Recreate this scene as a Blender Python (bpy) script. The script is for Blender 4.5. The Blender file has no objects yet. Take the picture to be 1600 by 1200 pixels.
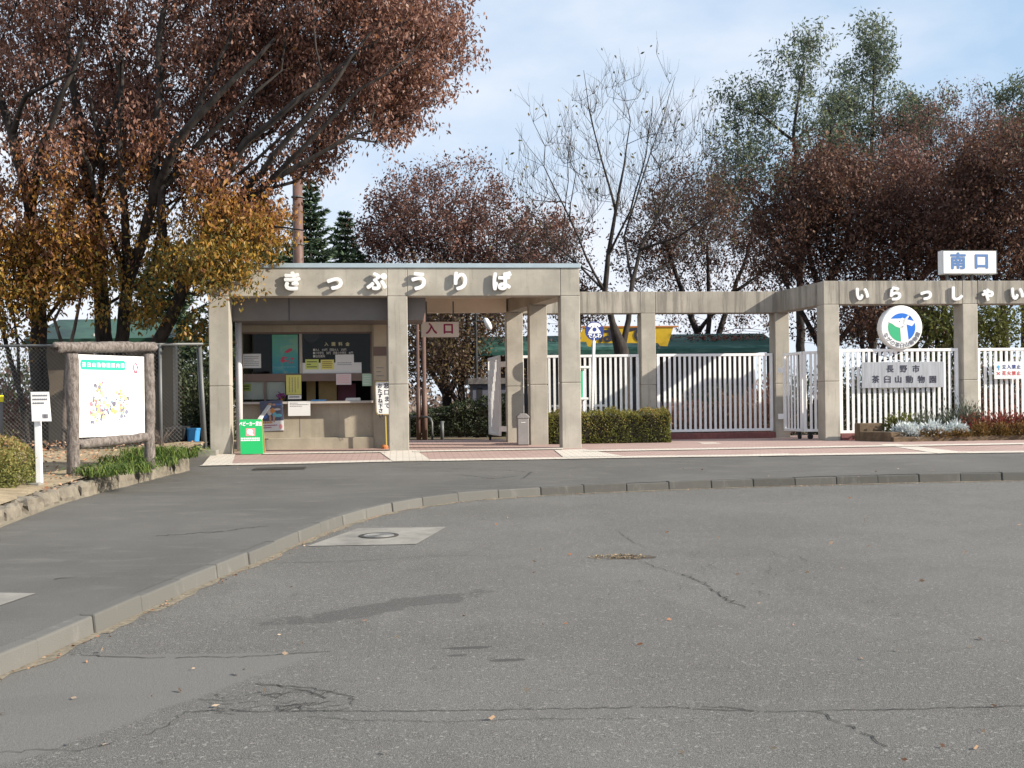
import bpy, math, random
import numpy as np
from mathutils import Matrix, Vector
R = math.radians
random.seed(7); rng = np.random.default_rng(7)
S = bpy.context.scene
COL = S.collection

# ------------------------------------------------------------------ camera, sky, sun, exposure
CAMZ, FPX, CX, HY, ROLL = 1.36, 1690.0, 800.0, 631.0, R(-0.7)
cam = bpy.data.cameras.new('camera'); camo = bpy.data.objects.new('camera', cam); COL.objects.link(camo)
cam.sensor_width = 36; cam.lens = 36*FPX/1600; cam.shift_y = 31/1600; cam.clip_end = 3000; cam.clip_start = .05
CM = Matrix.Rotation(R(90), 3, 'X') @ Matrix.Rotation(ROLL, 3, 'Z')
camo.matrix_world = Matrix.Translation((0, 0, CAMZ)) @ CM.to_4x4()
S.camera = camo

L = Vector((-1, .29, -.55)).normalized()          # the way sunlight travels
sun_d = -L
sun = bpy.data.lights.new('sun', 'SUN'); suno = bpy.data.objects.new('sun', sun); COL.objects.link(suno)
sun.energy = 5.0; sun.angle = R(.5); sun.color = (1, .92, .79)
suno.rotation_euler = L.to_track_quat('-Z', 'Y').to_euler(); suno.location = (30, -10, 30)

W = bpy.data.worlds.new('World'); S.world = W; W.use_nodes = True
nt = W.node_tree; nt.nodes.clear()
def wn(t, **k):
    n = nt.nodes.new(t)
    for a, v in k.items(): setattr(n, a, v)
    return n
sky = wn('ShaderNodeTexSky', sky_type='NISHITA', sun_disc=False)
sky.sun_elevation = math.asin(sun_d.z); sky.sun_rotation = math.atan2(sun_d.x, sun_d.y)
sky.air_density = 1.0; sky.dust_density = .3; sky.ozone_density = 2.2; sky.altitude = 400
tc = wn('ShaderNodeTexCoord'); mp = wn('ShaderNodeMapping'); mp.inputs['Scale'].default_value = (1.0, 1.0, 2.4)
mp.inputs['Location'].default_value = (.35, 0, .3)
nz = wn('ShaderNodeTexNoise'); nz.inputs['Scale'].default_value = 1.7; nz.inputs['Detail'].default_value = 7; nz.inputs['Roughness'].default_value = .55
rp = wn('ShaderNodeValToRGB'); rp.color_ramp.elements[0].position = .38; rp.color_ramp.elements[1].position = .62
rp.color_ramp.elements[0].color = (.12, .12, .12, 1); rp.color_ramp.elements[1].color = (.95, .95, .95, 1)
mx = wn('ShaderNodeMix', data_type='RGBA'); mx.inputs['B'].default_value = (6.9, 7.15, 7.75, 1)
bg = wn('ShaderNodeBackground'); bg.inputs['Strength'].default_value = .085
wo = wn('ShaderNodeOutputWorld')
nt.links.new(tc.outputs['Generated'], mp.inputs[0]); nt.links.new(mp.outputs[0], nz.inputs[0]); nt.links.new(nz.outputs[0], rp.inputs[0])
nt.links.new(rp.outputs[0], mx.inputs['Factor']); tn = wn('ShaderNodeMix', data_type='RGBA'); tn.inputs['Factor'].default_value = .72; tn.inputs['B'].default_value = (3.55, 5.25, 7.2, 1)
nt.links.new(sky.outputs[0], tn.inputs['A']); nt.links.new(tn.outputs['Result'], mx.inputs['A'])
nt.links.new(mx.outputs['Result'], bg.inputs[0]); nt.links.new(bg.outputs[0], wo.inputs[0])
S.view_settings.view_transform = 'Standard'; S.view_settings.look = 'None'; S.view_settings.exposure = .72; S.view_settings.gamma = 1
S.render.engine = 'CYCLES'; S.cycles.max_bounces = 6; S.cycles.transparent_max_bounces = 12

# ------------------------------------------------------------------ geometry helpers
def ray(px, py):
    return CM @ Vector(((px-CX)/FPX, (HY-py)/FPX, -1))
CAM = Vector((0, 0, CAMZ))
def at(px, py, Y):
    d = ray(px, py); return CAM + d*(Y/d.y)
def road_z(Y): return .02*(Y-5)
def side_z(Y):
    if Y < 14.5: return road_z(Y)+.105
    if Y < 20.2: return .295+(Y-14.5)*.205/5.7
    return .5
PZ = .5
def hit(px, py, fn, lift=0):
    d = ray(px, py); lo, hi = 1.0, 80.0
    f = lambda t: (CAM.z+d.z*t) - fn(d.y*t) - lift
    for _ in range(60):
        m = (lo+hi)/2
        if f(m) > 0: lo = m
        else: hi = m
    return CAM + d*lo

class MB:
    def __init__(s): s.v = []; s.f = []
    def quad(s, a, b, c, d):
        n = len(s.v); s.v += [tuple(a), tuple(b), tuple(c), tuple(d)]; s.f.append((n, n+1, n+2, n+3)); return s
    def poly(s, pts):
        n = len(s.v); s.v += [tuple(p) for p in pts]; s.f.append(tuple(range(n, n+len(pts)))); return s
    def hexa(s, p):     # 8 points: bottom 4 then top 4 (ccw from above)
        n = len(s.v); s.v += [tuple(q) for q in p]
        for f in ((3,2,1,0),(4,5,6,7),(0,1,5,4),(1,2,6,5),(2,3,7,6),(3,0,4,7)): s.f.append(tuple(n+i for i in f))
        return s
    def box(s, x0, x1, y0, y1, z0, z1, fr=None):
        p = [(x0,y0,z0),(x1,y0,z0),(x1,y1,z0),(x0,y1,z0),(x0,y0,z1),(x1,y0,z1),(x1,y1,z1),(x0,y1,z1)]
        return s.hexa([fr(*q) for q in p] if fr else p)
    def bar(s, a, b, w, h, up=(0,0,1)):   # rectangular bar a->b, w sideways, h along up
        a = Vector(a); b = Vector(b); t = (b-a).normalized(); up = Vector(up)
        sd = t.cross(up).normalized()*w/2; u = sd.cross(t).normalized()*h/2
        return s.hexa([a-sd-u, a+sd-u, b+sd-u, b-sd-u, a-sd+u, a+sd+u, b+sd+u, b-sd+u])
    def tube(s, pts, rad, n=8, cap=True):
        pts = [Vector(p) for p in pts]
        if not hasattr(rad, '__len__'): rad = [rad]*len(pts)
        b0 = len(s.v); ref = None
        for i, p in enumerate(pts):
            t = (pts[min(i+1, len(pts)-1)] - pts[max(i-1, 0)])
            if t.length < 1e-9: t = Vector((0,0,1))
            t.normalize()
            if ref is None:
                ref = Vector((1,0,0)) if abs(t.x) < .8 else Vector((0,1,0))
            x = (ref - t*ref.dot(t)).normalized(); ref = x; y = t.cross(x)
            for k in range(n):
                a = 2*math.pi*k/n
                s.v.append(tuple(p + (x*math.cos(a)+y*math.sin(a))*rad[i]))
        for i in range(len(pts)-1):
            for k in range(n):
                a = b0+i*n+k; c = b0+i*n+(k+1) % n
                s.f.append((a, c, c+n, a+n))
        if cap:
            s.f.append(tuple(b0+k for k in range(n-1, -1, -1))); e = b0+(len(pts)-1)*n
            s.f.append(tuple(e+k for k in range(n)))
        return s
    def prism(s, pts2, fr, d0, d1):        # polygon in frame coords (u, z), extruded from depth d0 to d1
        n = len(s.v); k = len(pts2)
        s.v += [tuple(fr(u, d0, z)) for u, z in pts2] + [tuple(fr(u, d1, z)) for u, z in pts2]
        s.f.append(tuple(range(n, n+k))); s.f.append(tuple(range(n+2*k-1, n+k-1, -1)))
        for i in range(k):
            j = (i+1) % k; s.f.append((n+j, n+i, n+k+i, n+k+j))
        return s
    def build(s, name, mat, parent=None, smooth=False, bevel=0, fix=True):
        me = bpy.data.meshes.new(name); me.from_pydata(s.v, [], s.f); me.update()
        if fix:
            import bmesh
            bm = bmesh.new(); bm.from_mesh(me); bmesh.ops.recalc_face_normals(bm, faces=bm.faces); bm.to_mesh(me); bm.free()
        if smooth: me.polygons.foreach_set('use_smooth', [True]*len(me.polygons))
        o = bpy.data.objects.new(name, me); COL.objects.link(o)
        if mat: me.materials.append(mat)
        if parent: setp(o, parent)
        if bevel:
            m = o.modifiers.new('bevel', 'BEVEL'); m.width = bevel; m.segments = 2; m.limit_method = 'ANGLE'; m.angle_limit = R(40)
        return o
def setp(o, p):        # parts keep world coordinates in their meshes
    o.parent = p
    o.matrix_parent_inverse = Matrix.Identity(4) if p.parent else Matrix.Translation(-p.location)
def thing(name, label, cat, loc, group=None):
    o = bpy.data.objects.new(name, None); COL.objects.link(o); o.location = loc; o.empty_display_size = .2
    return tag(o, label, cat, group)
def tag(o, label, cat, group=None):
    o['label'] = label; o['category'] = cat
    if group: o['group'] = group
    return o
def kind(o, k): o['kind'] = k; return o

# ------------------------------------------------------------------ materials
def mat(name, col, rough=.7, metal=0, var=0, vscale=4, bump=0, bscale=60, spec=.4, stretch=None, col2=None, detail=6):
    m = bpy.data.materials.new(name); m.use_nodes = True; t = m.node_tree; b = t.nodes['Principled BSDF']
    b.inputs['Base Color'].default_value = (*col, 1); b.inputs['Roughness'].default_value = rough
    b.inputs['Metallic'].default_value = metal; b.inputs['Specular IOR Level'].default_value = spec
    if var or bump or col2:
        c = t.nodes.new('ShaderNodeTexCoord'); mpn = t.nodes.new('ShaderNodeMapping'); t.links.new(c.outputs['Object'], mpn.inputs[0])
        if stretch: mpn.inputs['Scale'].default_value = stretch
    if var or col2:
        n = t.nodes.new('ShaderNodeTexNoise'); n.inputs['Scale'].default_value = vscale; n.inputs['Detail'].default_value = detail; n.inputs['Roughness'].default_value = .65
        t.links.new(mpn.outputs[0], n.inputs[0])
        r = t.nodes.new('ShaderNodeValToRGB'); r.color_ramp.elements[0].position = .3; r.color_ramp.elements[1].position = .72
        lo = col2 if col2 else tuple(x*(1-var) for x in col); hi = col if col2 else tuple(min(1, x*(1+var)) for x in col)
        r.color_ramp.elements[0].color = (*lo, 1); r.color_ramp.elements[1].color = (*hi, 1)
        t.links.new(n.outputs[0], r.inputs[0]); t.links.new(r.outputs[0], b.inputs['Base Color'])
    if bump:
        n2 = t.nodes.new('ShaderNodeTexNoise'); n2.inputs['Scale'].default_value = bscale; n2.inputs['Detail'].default_value = 4
        t.links.new(c.outputs['Object'], n2.inputs[0])
        bp = t.nodes.new('ShaderNodeBump'); bp.inputs['Strength'].default_value = bump; bp.inputs['Distance'].default_value = .01
        t.links.new(n2.outputs[0], bp.inputs['Height']); t.links.new(bp.outputs[0], b.inputs['Normal'])
    return m
class NB:   # node builder on an existing material
    def __init__(s, m):
        s.t = m.node_tree; s.b = s.t.nodes['Principled BSDF']; s.co = s.t.nodes.new('ShaderNodeTexCoord').outputs['Object']
    def lk(s, a, b): s.t.links.new(a, b)
    def m(s, op, a, b=None, c=None, clamp=False):
        n = s.t.nodes.new('ShaderNodeMath'); n.operation = op; n.use_clamp = clamp
        for i, v in enumerate((a, b, c)):
            if v is None: continue
            if isinstance(v, (int, float)): n.inputs[i].default_value = v
            else: s.lk(v, n.inputs[i])
        return n.outputs[0]
    def noise(s, scale, detail=5, rough=.6, stretch=None, dist=0):
        n = s.t.nodes.new('ShaderNodeTexNoise'); n.inputs['Scale'].default_value = scale; n.inputs['Detail'].default_value = detail; n.inputs['Roughness'].default_value = rough
        n.inputs['Distortion'].default_value = dist
        v = s.co
        if stretch:
            mpn = s.t.nodes.new('ShaderNodeMapping'); mpn.inputs['Scale'].default_value = stretch; s.lk(v, mpn.inputs[0]); v = mpn.outputs[0]
        s.lk(v, n.inputs[0]); return n.outputs[0]
    def ss(s, v, a, b):
        n = s.t.nodes.new('ShaderNodeMapRange'); n.interpolation_type = 'SMOOTHSTEP'
        n.inputs[1].default_value = a; n.inputs[2].default_value = b; s.lk(v, n.inputs[0]); return n.outputs[0]
    def mix(s, f, a, b):
        n = s.t.nodes.new('ShaderNodeMix'); n.data_type = 'RGBA'
        if isinstance(f, (int, float)): n.inputs['Factor'].default_value = f
        else: s.lk(f, n.inputs['Factor'])
        for k, v in (('A', a), ('B', b)):
            if isinstance(v, tuple): n.inputs[k].default_value = (*v, 1)
            else: s.lk(v, n.inputs[k])
        return n.outputs['Result']
    def xyz(s):
        n = s.t.nodes.new('ShaderNodeSeparateXYZ'); s.lk(s.co, n.inputs[0]); return n.outputs
    def bump(s, h, st, d=.01):
        bp = s.t.nodes.new('ShaderNodeBump'); bp.inputs['Strength'].default_value = st; bp.inputs['Distance'].default_value = d
        s.lk(h, bp.inputs['Height']); s.lk(bp.outputs[0], s.b.inputs['Normal'])

def concrete(name, base, streak=.55, lo=.52):
    m = mat(name, base, .85); n = NB(m)
    big = n.ss(n.noise(1.3, 6), .35, .7); st = n.ss(n.noise(5, 6, .7, (1.6, 1.6, .12)), lo, lo+.2); pin = n.ss(n.noise(45, 2), .66, .72)
    fine = n.noise(120, 3)
    c = n.mix(big, tuple(x*.76 for x in base), tuple(x*1.12 for x in base)); pat = n.ss(n.noise(.55, 7, .7, (1, 1, .5)), .45, .62); c = n.mix(n.m('MULTIPLY', pat, .35), c, tuple(x*.7 for x in base))
    bugs = n.ss(n.noise(28, 1), .72, .76); c = n.mix(n.m('MULTIPLY', bugs, .5), c, tuple(x*.35 for x in base))
    c = n.mix(n.m('MULTIPLY', st, streak), c, tuple(x*.42 for x in base))
    c = n.mix(n.m('MULTIPLY', pin, .35), c, tuple(x*.5 for x in base))
    c = n.mix(n.m('MULTIPLY', fine, .25), c, tuple(x*.7 for x in base))
    n.lk(c, n.b.inputs['Base Color']); n.bump(fine, .15, .006); return m
M = {}
M['concrete'] = concrete('concrete', (.43, .395, .335), .5)
M['concrete_old'] = concrete('weathered_concrete', (.385, .353, .30), .85, .44)
M['booth_wall'] = concrete('booth_wall_render', (.39, .34, .26), .3)
M['ceiling'] = mat('ceiling_paint', (.76, .66, .54), .8, var=.06)
M['white_paint'] = mat('white_paint', (.86, .85, .84), .35, var=.05, vscale=9)
M['white_letter'] = mat('white_letter', (.86, .86, .86), .4)
M['sign_white'] = mat('sign_white', (.80, .80, .79), .45, var=.03)
M['coping'] = mat('coping_metal', (.42, .50, .54), .4, metal=.3, var=.08, vscale=3)
M['fascia'] = mat('fascia_panel', (.145, .13, .122), .55, var=.1)
M['frame_brown'] = mat('window_frame_brown', (.16, .105, .085), .5, var=.1)
M['dark'] = mat('inner_shade_black', (.016, .013, .012), .8)  # near-black colour standing in for shade in room and drain
M['roof_felt'] = mat('roof_felt', (.15, .15, .15), .9, var=.2)
M['brick_base'] = mat('red_brick_base', (.20, .075, .07), .8, var=.25, vscale=12)
M['steel'] = mat('brushed_steel', (.50, .50, .51), .38, metal=.85, var=.25, vscale=3, stretch=(9, 9, .5))
M['steel_bin'] = mat('bin_steel', (.30, .28, .27), .5, metal=.4, var=.12, vscale=6)
M['galv'] = mat('galvanised', (.125, .13, .13), .5, metal=.2, var=.12)
M['black'] = mat('black_paint', (.02, .02, .022), .5)
M['pole_brown'] = mat('pole_brown', (.13, .075, .06), .55, var=.2, vscale=3)
M['green'] = mat('green_board', (.015, .42, .12), .45)
M['ink'] = mat('dark_ink', (.03, .03, .05), .6)
M['ink_grey'] = mat('grey_ink', (.16, .16, .19), .6)
M['magenta'] = mat('magenta_ink', (.30, .012, .09), .5)
M['blue'] = mat('sign_blue', (.03, .10, .36), .4)
M['navy'] = mat('sign_navy', (.035, .06, .25), .4)
M['logo_blue'] = mat('emblem_blue', (.02, .16, .62), .4)
M['logo_green'] = mat('emblem_green', (.05, .42, .20), .4)
M['letter_blue'] = mat('letter_blue', (.10, .20, .42), .5)
M['yellow'] = mat('sign_yellow', (.62, .40, .02), .5, var=.08)
M['orange_trim'] = mat('orange_trim', (.5, .19, .05), .6)
M['mint'] = mat('mint_title', (.015, .40, .27), .5)
M['paper'] = mat('white_paper', (.66, .65, .63), .8, var=.03)
M['paper_yellow'] = mat('yellow_paper', (.66, .60, .17), .8, var=.04)
M['paper_lime'] = mat('lime_paper', (.52, .58, .16), .8, var=.05)
M['paper_pink'] = mat('pink_paper', (.64, .53, .53), .8)
M['paper_green'] = mat('pale_green_paper', (.40, .56, .42), .8)
M['pink'] = mat('pink_patch', (.80, .30, .30), .6)
M['red_ink'] = mat('red_ink', (.60, .06, .06), .6)
M['cardboard'] = mat('tan_board', (.26, .17, .07), .8, var=.15)
M['blue_plastic'] = mat('blue_plastic', (.05, .26, .55), .4)
M['purple'] = mat('purple_petal', (.22, .04, .18), .6)
M['terra'] = mat('terracotta', (.42, .15, .05), .7)
M['wood_pale'] = mat('pale_wood', (.50, .36, .14), .6, var=.1)
M['rubber'] = mat('rubber', (.025, .025, .025), .8)
M['soil'] = mat('soil', (.30, .235, .15), 1, var=.35, vscale=5, bump=.8, bscale=30)
M['stone'] = mat('edging_stone', (.185, .16, .125), .9, var=.35, vscale=6, bump=1.0, bscale=25)
M['moss_brick'] = mat('mossy_brick', (.13, .09, .055), .9, var=.4, vscale=7, bump=.6, bscale=40)
M['wall_shed'] = mat('shed_wall', (.17, .135, .10), .85, var=.15, vscale=2)
M['shed_roof'] = mat('shed_roof', (.025, .085, .052), .5, var=.15)
M['grille'] = mat('cast_iron', (.06, .055, .05), .7, metal=.3, var=.2)
M['slab'] = mat('concrete_slab', (.235, .222, .198), .9, var=.3, vscale=4, bump=.4, bscale=90)
M['log'] = None
def mk_log():
    m = mat('fake_log_bark', (.34, .28, .26), .9); n = NB(m)
    a = n.noise(26, 6, .75, (1, 1, .4)); c = n.mix(n.ss(a, .36, .64), (.10, .08, .07), (.255, .22, .20))
    n.lk(c, n.b.inputs['Base Color']); n.bump(a, 1.0, .03); return m
M['log'] = mk_log()
def mk_bark(name, a, b):
    m = mat(name, a, .9); n = NB(m); v = n.noise(9, 6, .65, (1, 1, .22)); bl = n.ss(n.noise(2.2, 3), .5, .7)
    c = n.mix(n.ss(v, .35, .65), a, b); c = n.mix(n.m('MULTIPLY', bl, .35), c, tuple(min(1, x*1.7) for x in b)); n.lk(c, n.b.inputs['Base Color']); n.bump(v, .6, .02); return m
M['bark'] = mk_bark('zelkova_bark', (.010, .008, .0075), (.045, .036, .031))
M['bark_pale'] = mk_bark('pale_bark', (.055, .042, .036), (.15, .118, .098))
M['bark_dark'] = mk_bark('dark_bark', (.014, .010, .010), (.045, .034, .032))
def glass():
    m = bpy.data.materials.new('window_glass'); m.use_nodes = True; t = m.node_tree; t.nodes.clear()
    o = t.nodes.new('ShaderNodeOutputMaterial'); x = t.nodes.new('ShaderNodeMixShader'); tr = t.nodes.new('ShaderNodeBsdfTransparent'); g = t.nodes.new('ShaderNodeBsdfGlossy')
    g.inputs['Roughness'].default_value = .03; tr.inputs[0].default_value = (.8, .82, .8, 1); x.inputs[0].default_value = .012
    t.links.new(tr.outputs[0], x.inputs[1]); t.links.new(g.outputs[0], x.inputs[2]); t.links.new(x.outputs[0], o.inputs[0]); return m
M['glass'] = glass()

def leafmat(name, stops, trans=.35, rough=.6):
    m = bpy.data.materials.new(name); m.use_nodes = True; t = m.node_tree; t.nodes.clear()
    o = t.nodes.new('ShaderNodeOutputMaterial'); a = t.nodes.new('ShaderNodeAttribute'); a.attribute_name = 'tint'
    r = t.nodes.new('ShaderNodeValToRGB'); e = r.color_ramp.elements
    for i, (p, c) in enumerate(stops):
        if i < 2: el = e[i]; el.position = p
        else: el = e.new(p)
        el.color = (*c, 1)
    d = t.nodes.new('ShaderNodeBsdfPrincipled'); d.inputs['Roughness'].default_value = rough; d.inputs['Specular IOR Level'].default_value = .3
    tr = t.nodes.new('ShaderNodeBsdfTranslucent'); x = t.nodes.new('ShaderNodeMixShader'); x.inputs[0].default_value = trans
    L_ = t.links.new
    L_(a.outputs['Fac'], r.inputs[0]); L_(r.outputs[0], d.inputs['Base Color']); L_(r.outputs[0], tr.inputs[0])
    L_(d.outputs[0], x.inputs[1]); L_(tr.outputs[0], x.inputs[2]); L_(x.outputs[0], o.inputs[0]); return m
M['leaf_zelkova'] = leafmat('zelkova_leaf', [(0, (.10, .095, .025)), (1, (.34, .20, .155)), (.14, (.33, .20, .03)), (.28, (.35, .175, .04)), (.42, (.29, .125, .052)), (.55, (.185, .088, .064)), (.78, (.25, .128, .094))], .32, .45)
M['leaf_maroon'] = leafmat('maroon_leaf', [(0, (.075, .042, .035)), (1, (.27, .15, .11)), (.5, (.18, .088, .07))], .3)
M['leaf_russet'] = leafmat('russet_leaf', [(0, (.05, .028, .024)), (1, (.22, .12, .065)), (.5, (.115, .055, .040))], .28)
M['leaf_olive'] = leafmat('olive_leaf', [(0, (.05, .06, .02)), (1, (.26, .19, .05)), (.5, (.13, .11, .04))], .3)
M['leaf_locust'] = leafmat('locust_leaf', [(0, (.07, .095, .068)), (1, (.24, .25, .11)), (.6, (.125, .165, .115))], .35)
M['leaf_fir'] = leafmat('fir_needle', [(0, (.03, .055, .034)), (1, (.13, .18, .10)), (.5, (.065, .105, .062))], .2)
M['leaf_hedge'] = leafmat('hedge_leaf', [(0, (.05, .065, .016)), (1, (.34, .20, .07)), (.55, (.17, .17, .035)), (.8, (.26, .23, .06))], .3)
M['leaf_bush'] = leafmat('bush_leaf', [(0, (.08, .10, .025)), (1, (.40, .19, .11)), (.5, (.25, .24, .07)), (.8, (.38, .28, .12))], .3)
M['leaf_darkgreen'] = leafmat('dark_green_leaf', [(0, (.012, .022, .012)), (1, (.06, .075, .03))], .1)
M['leaf_greygreen'] = leafmat('grey_green_leaf', [(0, (.05, .075, .045)), (1, (.19, .20, .15))], .2)
M['leaf_silver'] = leafmat('silver_leaf', [(0, (.42, .47, .46)), (1, (.75, .79, .80))], .15)
M['leaf_red'] = leafmat('red_bed_leaf', [(0, (.10, .075, .02)), (1, (.26, .035, .05)), (.45, (.20, .11, .035)), (.75, (.22, .06, .045))], .25)
M['leaf_sprout'] = leafmat('sprout_leaf', [(0, (.16, .22, .05)), (1, (.40, .45, .16))], .25)
M['grass'] = leafmat('grass_blade', [(0, (.035, .085, .015)), (1, (.21, .27, .06))], .25)
M['leaf_fallen'] = leafmat('fallen_leaf', [(0, (.28, .12, .06)), (1, (.52, .40, .28))], .1)
M['core'] = mat('hedge_dark_core', (.02, .018, .01), 1)

# ------------------------------------------------------------------ foliage helpers
def leaf_object(name, pts, size, tint, m, parent=None, aspect=.5, droop=.35, norm=None, dirs=None, jit=.35):
    pts = np.asarray(pts, dtype=np.float32); N = len(pts)
    if dirs is None:
        d = rng.normal(size=(N, 3)); d[:, 2] -= droop*2
    else: d = np.array(dirs, dtype=float)
    d /= np.linalg.norm(d, axis=1, keepdims=True)+1e-9
    q = rng.normal(size=(N, 3)); q[:, 2] += .8
    s = np.cross(d, q); s /= np.linalg.norm(s, axis=1, keepdims=True)+1e-9
    ln = (size*(1+jit*rng.uniform(-1, 1, N)))[:, None]; wd = ln*aspect*.5
    v = np.empty((N, 4, 3), dtype=np.float32)
    v[:, 0] = pts; v[:, 1] = pts+d*ln*.45+s*wd; v[:, 2] = pts+d*ln; v[:, 3] = pts+d*ln*.45-s*wd
    me = bpy.data.meshes.new(name); me.vertices.add(N*4); me.vertices.foreach_set('co', v.ravel())
    me.loops.add(N*4); me.loops.foreach_set('vertex_index', np.arange(N*4, dtype=np.int32))
    me.polygons.add(N); me.polygons.foreach_set('loop_start', np.arange(0, N*4, 4, dtype=np.int32))
    at_ = me.attributes.new('tint', 'FLOAT', 'POINT'); at_.data.foreach_set('value', np.repeat(np.clip(tint, 0, 1).astype(np.float32), 4))
    me.update(calc_edges=True); me.materials.append(m)
    o = bpy.data.objects.new(name, me); COL.objects.link(o)
    if parent: setp(o, parent)
    return o

def grow(base, skel, ells, n, bf=.4, shell=.0, step=.45, jitter=.05, tip=.007, zmin=None, up=.15):
    """skeleton polylines + targets in ellipsoids -> nodes"""
    pos = []; par = []; pl = []; rmin = []
    def add(p, pa, r=0):
        pos.append(np.array(p, float)); par.append(pa)
        pl.append(0 if pa < 0 else pl[pa]+np.linalg.norm(pos[-1]-pos[pa])); rmin.append(r); return len(pos)-1
    for pts, r0, r1 in skel:
        pts = [np.array(p, float) for p in pts]
        if pos:
            dd = [np.linalg.norm(p-pts[0]) for p in pos]; last = int(np.argmin(dd))
            if dd[last] > .02: last = add(pts[0], last, r0)
        else: last = add(pts[0], -1, r0)
        tot = sum(np.linalg.norm(pts[i+1]-pts[i]) for i in range(len(pts)-1)); acc = 0
        for i in range(len(pts)-1):
            a, b = pts[i], pts[i+1]; d = np.linalg.norm(b-a); k = max(1, int(d/step))
            for j in range(1, k+1):
                acc += d/k; q = a+(b-a)*j/k + (rng.normal(size=3)*jitter*.35 if j < k else 0)
                last = add(q, last, r0+(r1-r0)*acc/tot)
    nsk = len(pos)
    w = np.array([e[6] if len(e) > 6 else e[3]*e[4]*e[5] for e in ells], float); w /= w.sum()
    idx = rng.choice(len(ells), n, p=w); T = []
    for i in idx:
        e = ells[i]; d = rng.normal(size=3); d /= np.linalg.norm(d); rr = rng.uniform(shell**3, 1)**(1/3)*(1+.20*math.sin(5*d[0]+i*1.7)*math.cos(4.3*d[1]+i)+.16*math.sin(8*d[2]+3*d[0]+i*2.3))
        T.append((e[0]+d[0]*e[3]*rr, e[1]+d[1]*e[4]*rr, e[2]+d[2]*e[5]*rr))
    T = np.array(T)
    if zmin is not None: T = T[T[:, 2] > zmin]
    T = T[np.argsort(np.linalg.norm(T-np.array(base), axis=1))]
    cap = len(pos)+len(T)*14; A = np.zeros((cap, 3)); PLN = np.zeros(cap); A[:len(pos)] = pos; PLN[:len(pos)] = pl
    tips = []
    for t in T:
        k = len(pos); dv = A[:k]-t; c = np.sqrt((dv**2).sum(1)) + bf*PLN[:k] + np.maximum(0, dv[:, 2])*.8
        j = int(np.argmin(c)); a = A[j].copy(); d = np.linalg.norm(t-a); m = min(13, max(1, int(d/step)))
        last = j
        for q in range(1, m+1):
            f = q/m; p = a+(t-a)*f; p[2] += up*d*math.sin(math.pi*f)*.5
            if q < m: p = p+rng.normal(size=3)*jitter
            A[len(pos)] = p; last = add(p, last); PLN[len(pos)-1] = pl[-1]
        tips.append(last)
    N = len(pos); ex = 2.25; acc = np.zeros(N); kids = [[] for _ in range(N)]
    for i in range(N):
        if par[i] >= 0: kids[par[i]].append(i)
    rad = np.zeros(N)
    order = range(N-1, -1, -1)
    for i in order:
        s = acc[i] if kids[i] else tip**ex
        rad[i] = max(s**(1/ex), rmin[i])
        if par[i] >= 0: acc[par[i]] += min(s, rad[i]**ex)
    return np.array(pos), par, kids, rad, tips
def branch_mesh(pos, par, kids, rad, mb, thick=1.0, minr=0):
    starts = [(0, -1)]
    while starts:
        i, p = starts.pop(); pts = []; rs = []
        if p >= 0: pts.append(pos[p]); rs.append(min(rad[p], rad[i]*1.25))
        while True:
            pts.append(pos[i]); rs.append(rad[i])
            if not kids[i]: break
            ks = sorted(kids[i], key=lambda k: -rad[k])
            for k in ks[1:]: starts.append((k, i))
            i = ks[0]
        if len(pts) > 1:
            rm = max(rs); n = 9 if rm > .09 else 6 if rm > .035 else 4 if rm > .014 else 3
            mb.tube(pts, [max(minr, r*thick) for r in rs], n, cap=False)
def twigs(mb, tips_pos, k, ln, r, upb=.2, centre=None):
    ends = []
    for p in tips_pos:
        for _ in range(k):
            d = rng.normal(size=3)
            if centre is not None:
                o = p-centre; d = d*.55+o/(np.linalg.norm(o)+1e-6)
            d[2] += upb; d /= np.linalg.norm(d); l = ln*rng.uniform(.5, 1.2)
            m = p+d*l*.5+rng.normal(size=3)*l*.06; e = p+d*l
            mb.tube([p, m, e], [r, r*.75, r*.4], 3, cap=False); ends += [m, e]
    return np.array(ends)
def make_tree(name, label, group, base, skel, ells, n, leaves, lsize, lmat, bark='bark', bf=.4, shell=.3, spread=.3, k=2, tl=.5, tip=.006,
              tint=None, droop=.35, aspect=.5, zmin=None, cat='tree', jitter=.06, up=.15, twr=.004, upb=.2, extra=None):
    t = thing(name, label, cat, base, group)
    pos, par, kids, rad, tips = grow(base, skel, ells, n, bf, shell, jitter=jitter, tip=tip, zmin=zmin, up=up)
    mb = MB(); branch_mesh(pos, par, kids, rad, mb)
    c = np.array(base)+np.array((0, 0, 1.0))
    tp = pos[tips]; ends = twigs(mb, tp, k, tl, twr, upb, c)
    mb.build('trunk', M[bark], t, smooth=True, fix=False)
    if leaves:
        src = np.concatenate([ends, ends, tp]); ii = rng.integers(0, len(src), leaves)
        P_ = src[ii]+np.clip(rng.normal(size=(leaves, 3)), -1.5, 1.5)*spread*np.array((1, 1, .75))
        clump = rng.uniform(0, 1, len(src))[ii]
        tn = tint(P_, clump) if tint else np.clip(.25+.5*clump+rng.normal(size=leaves)*.15, 0, 1)
        leaf_object('crown', P_, lsize, tn, M[lmat], t, aspect, droop)
    return t

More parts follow.
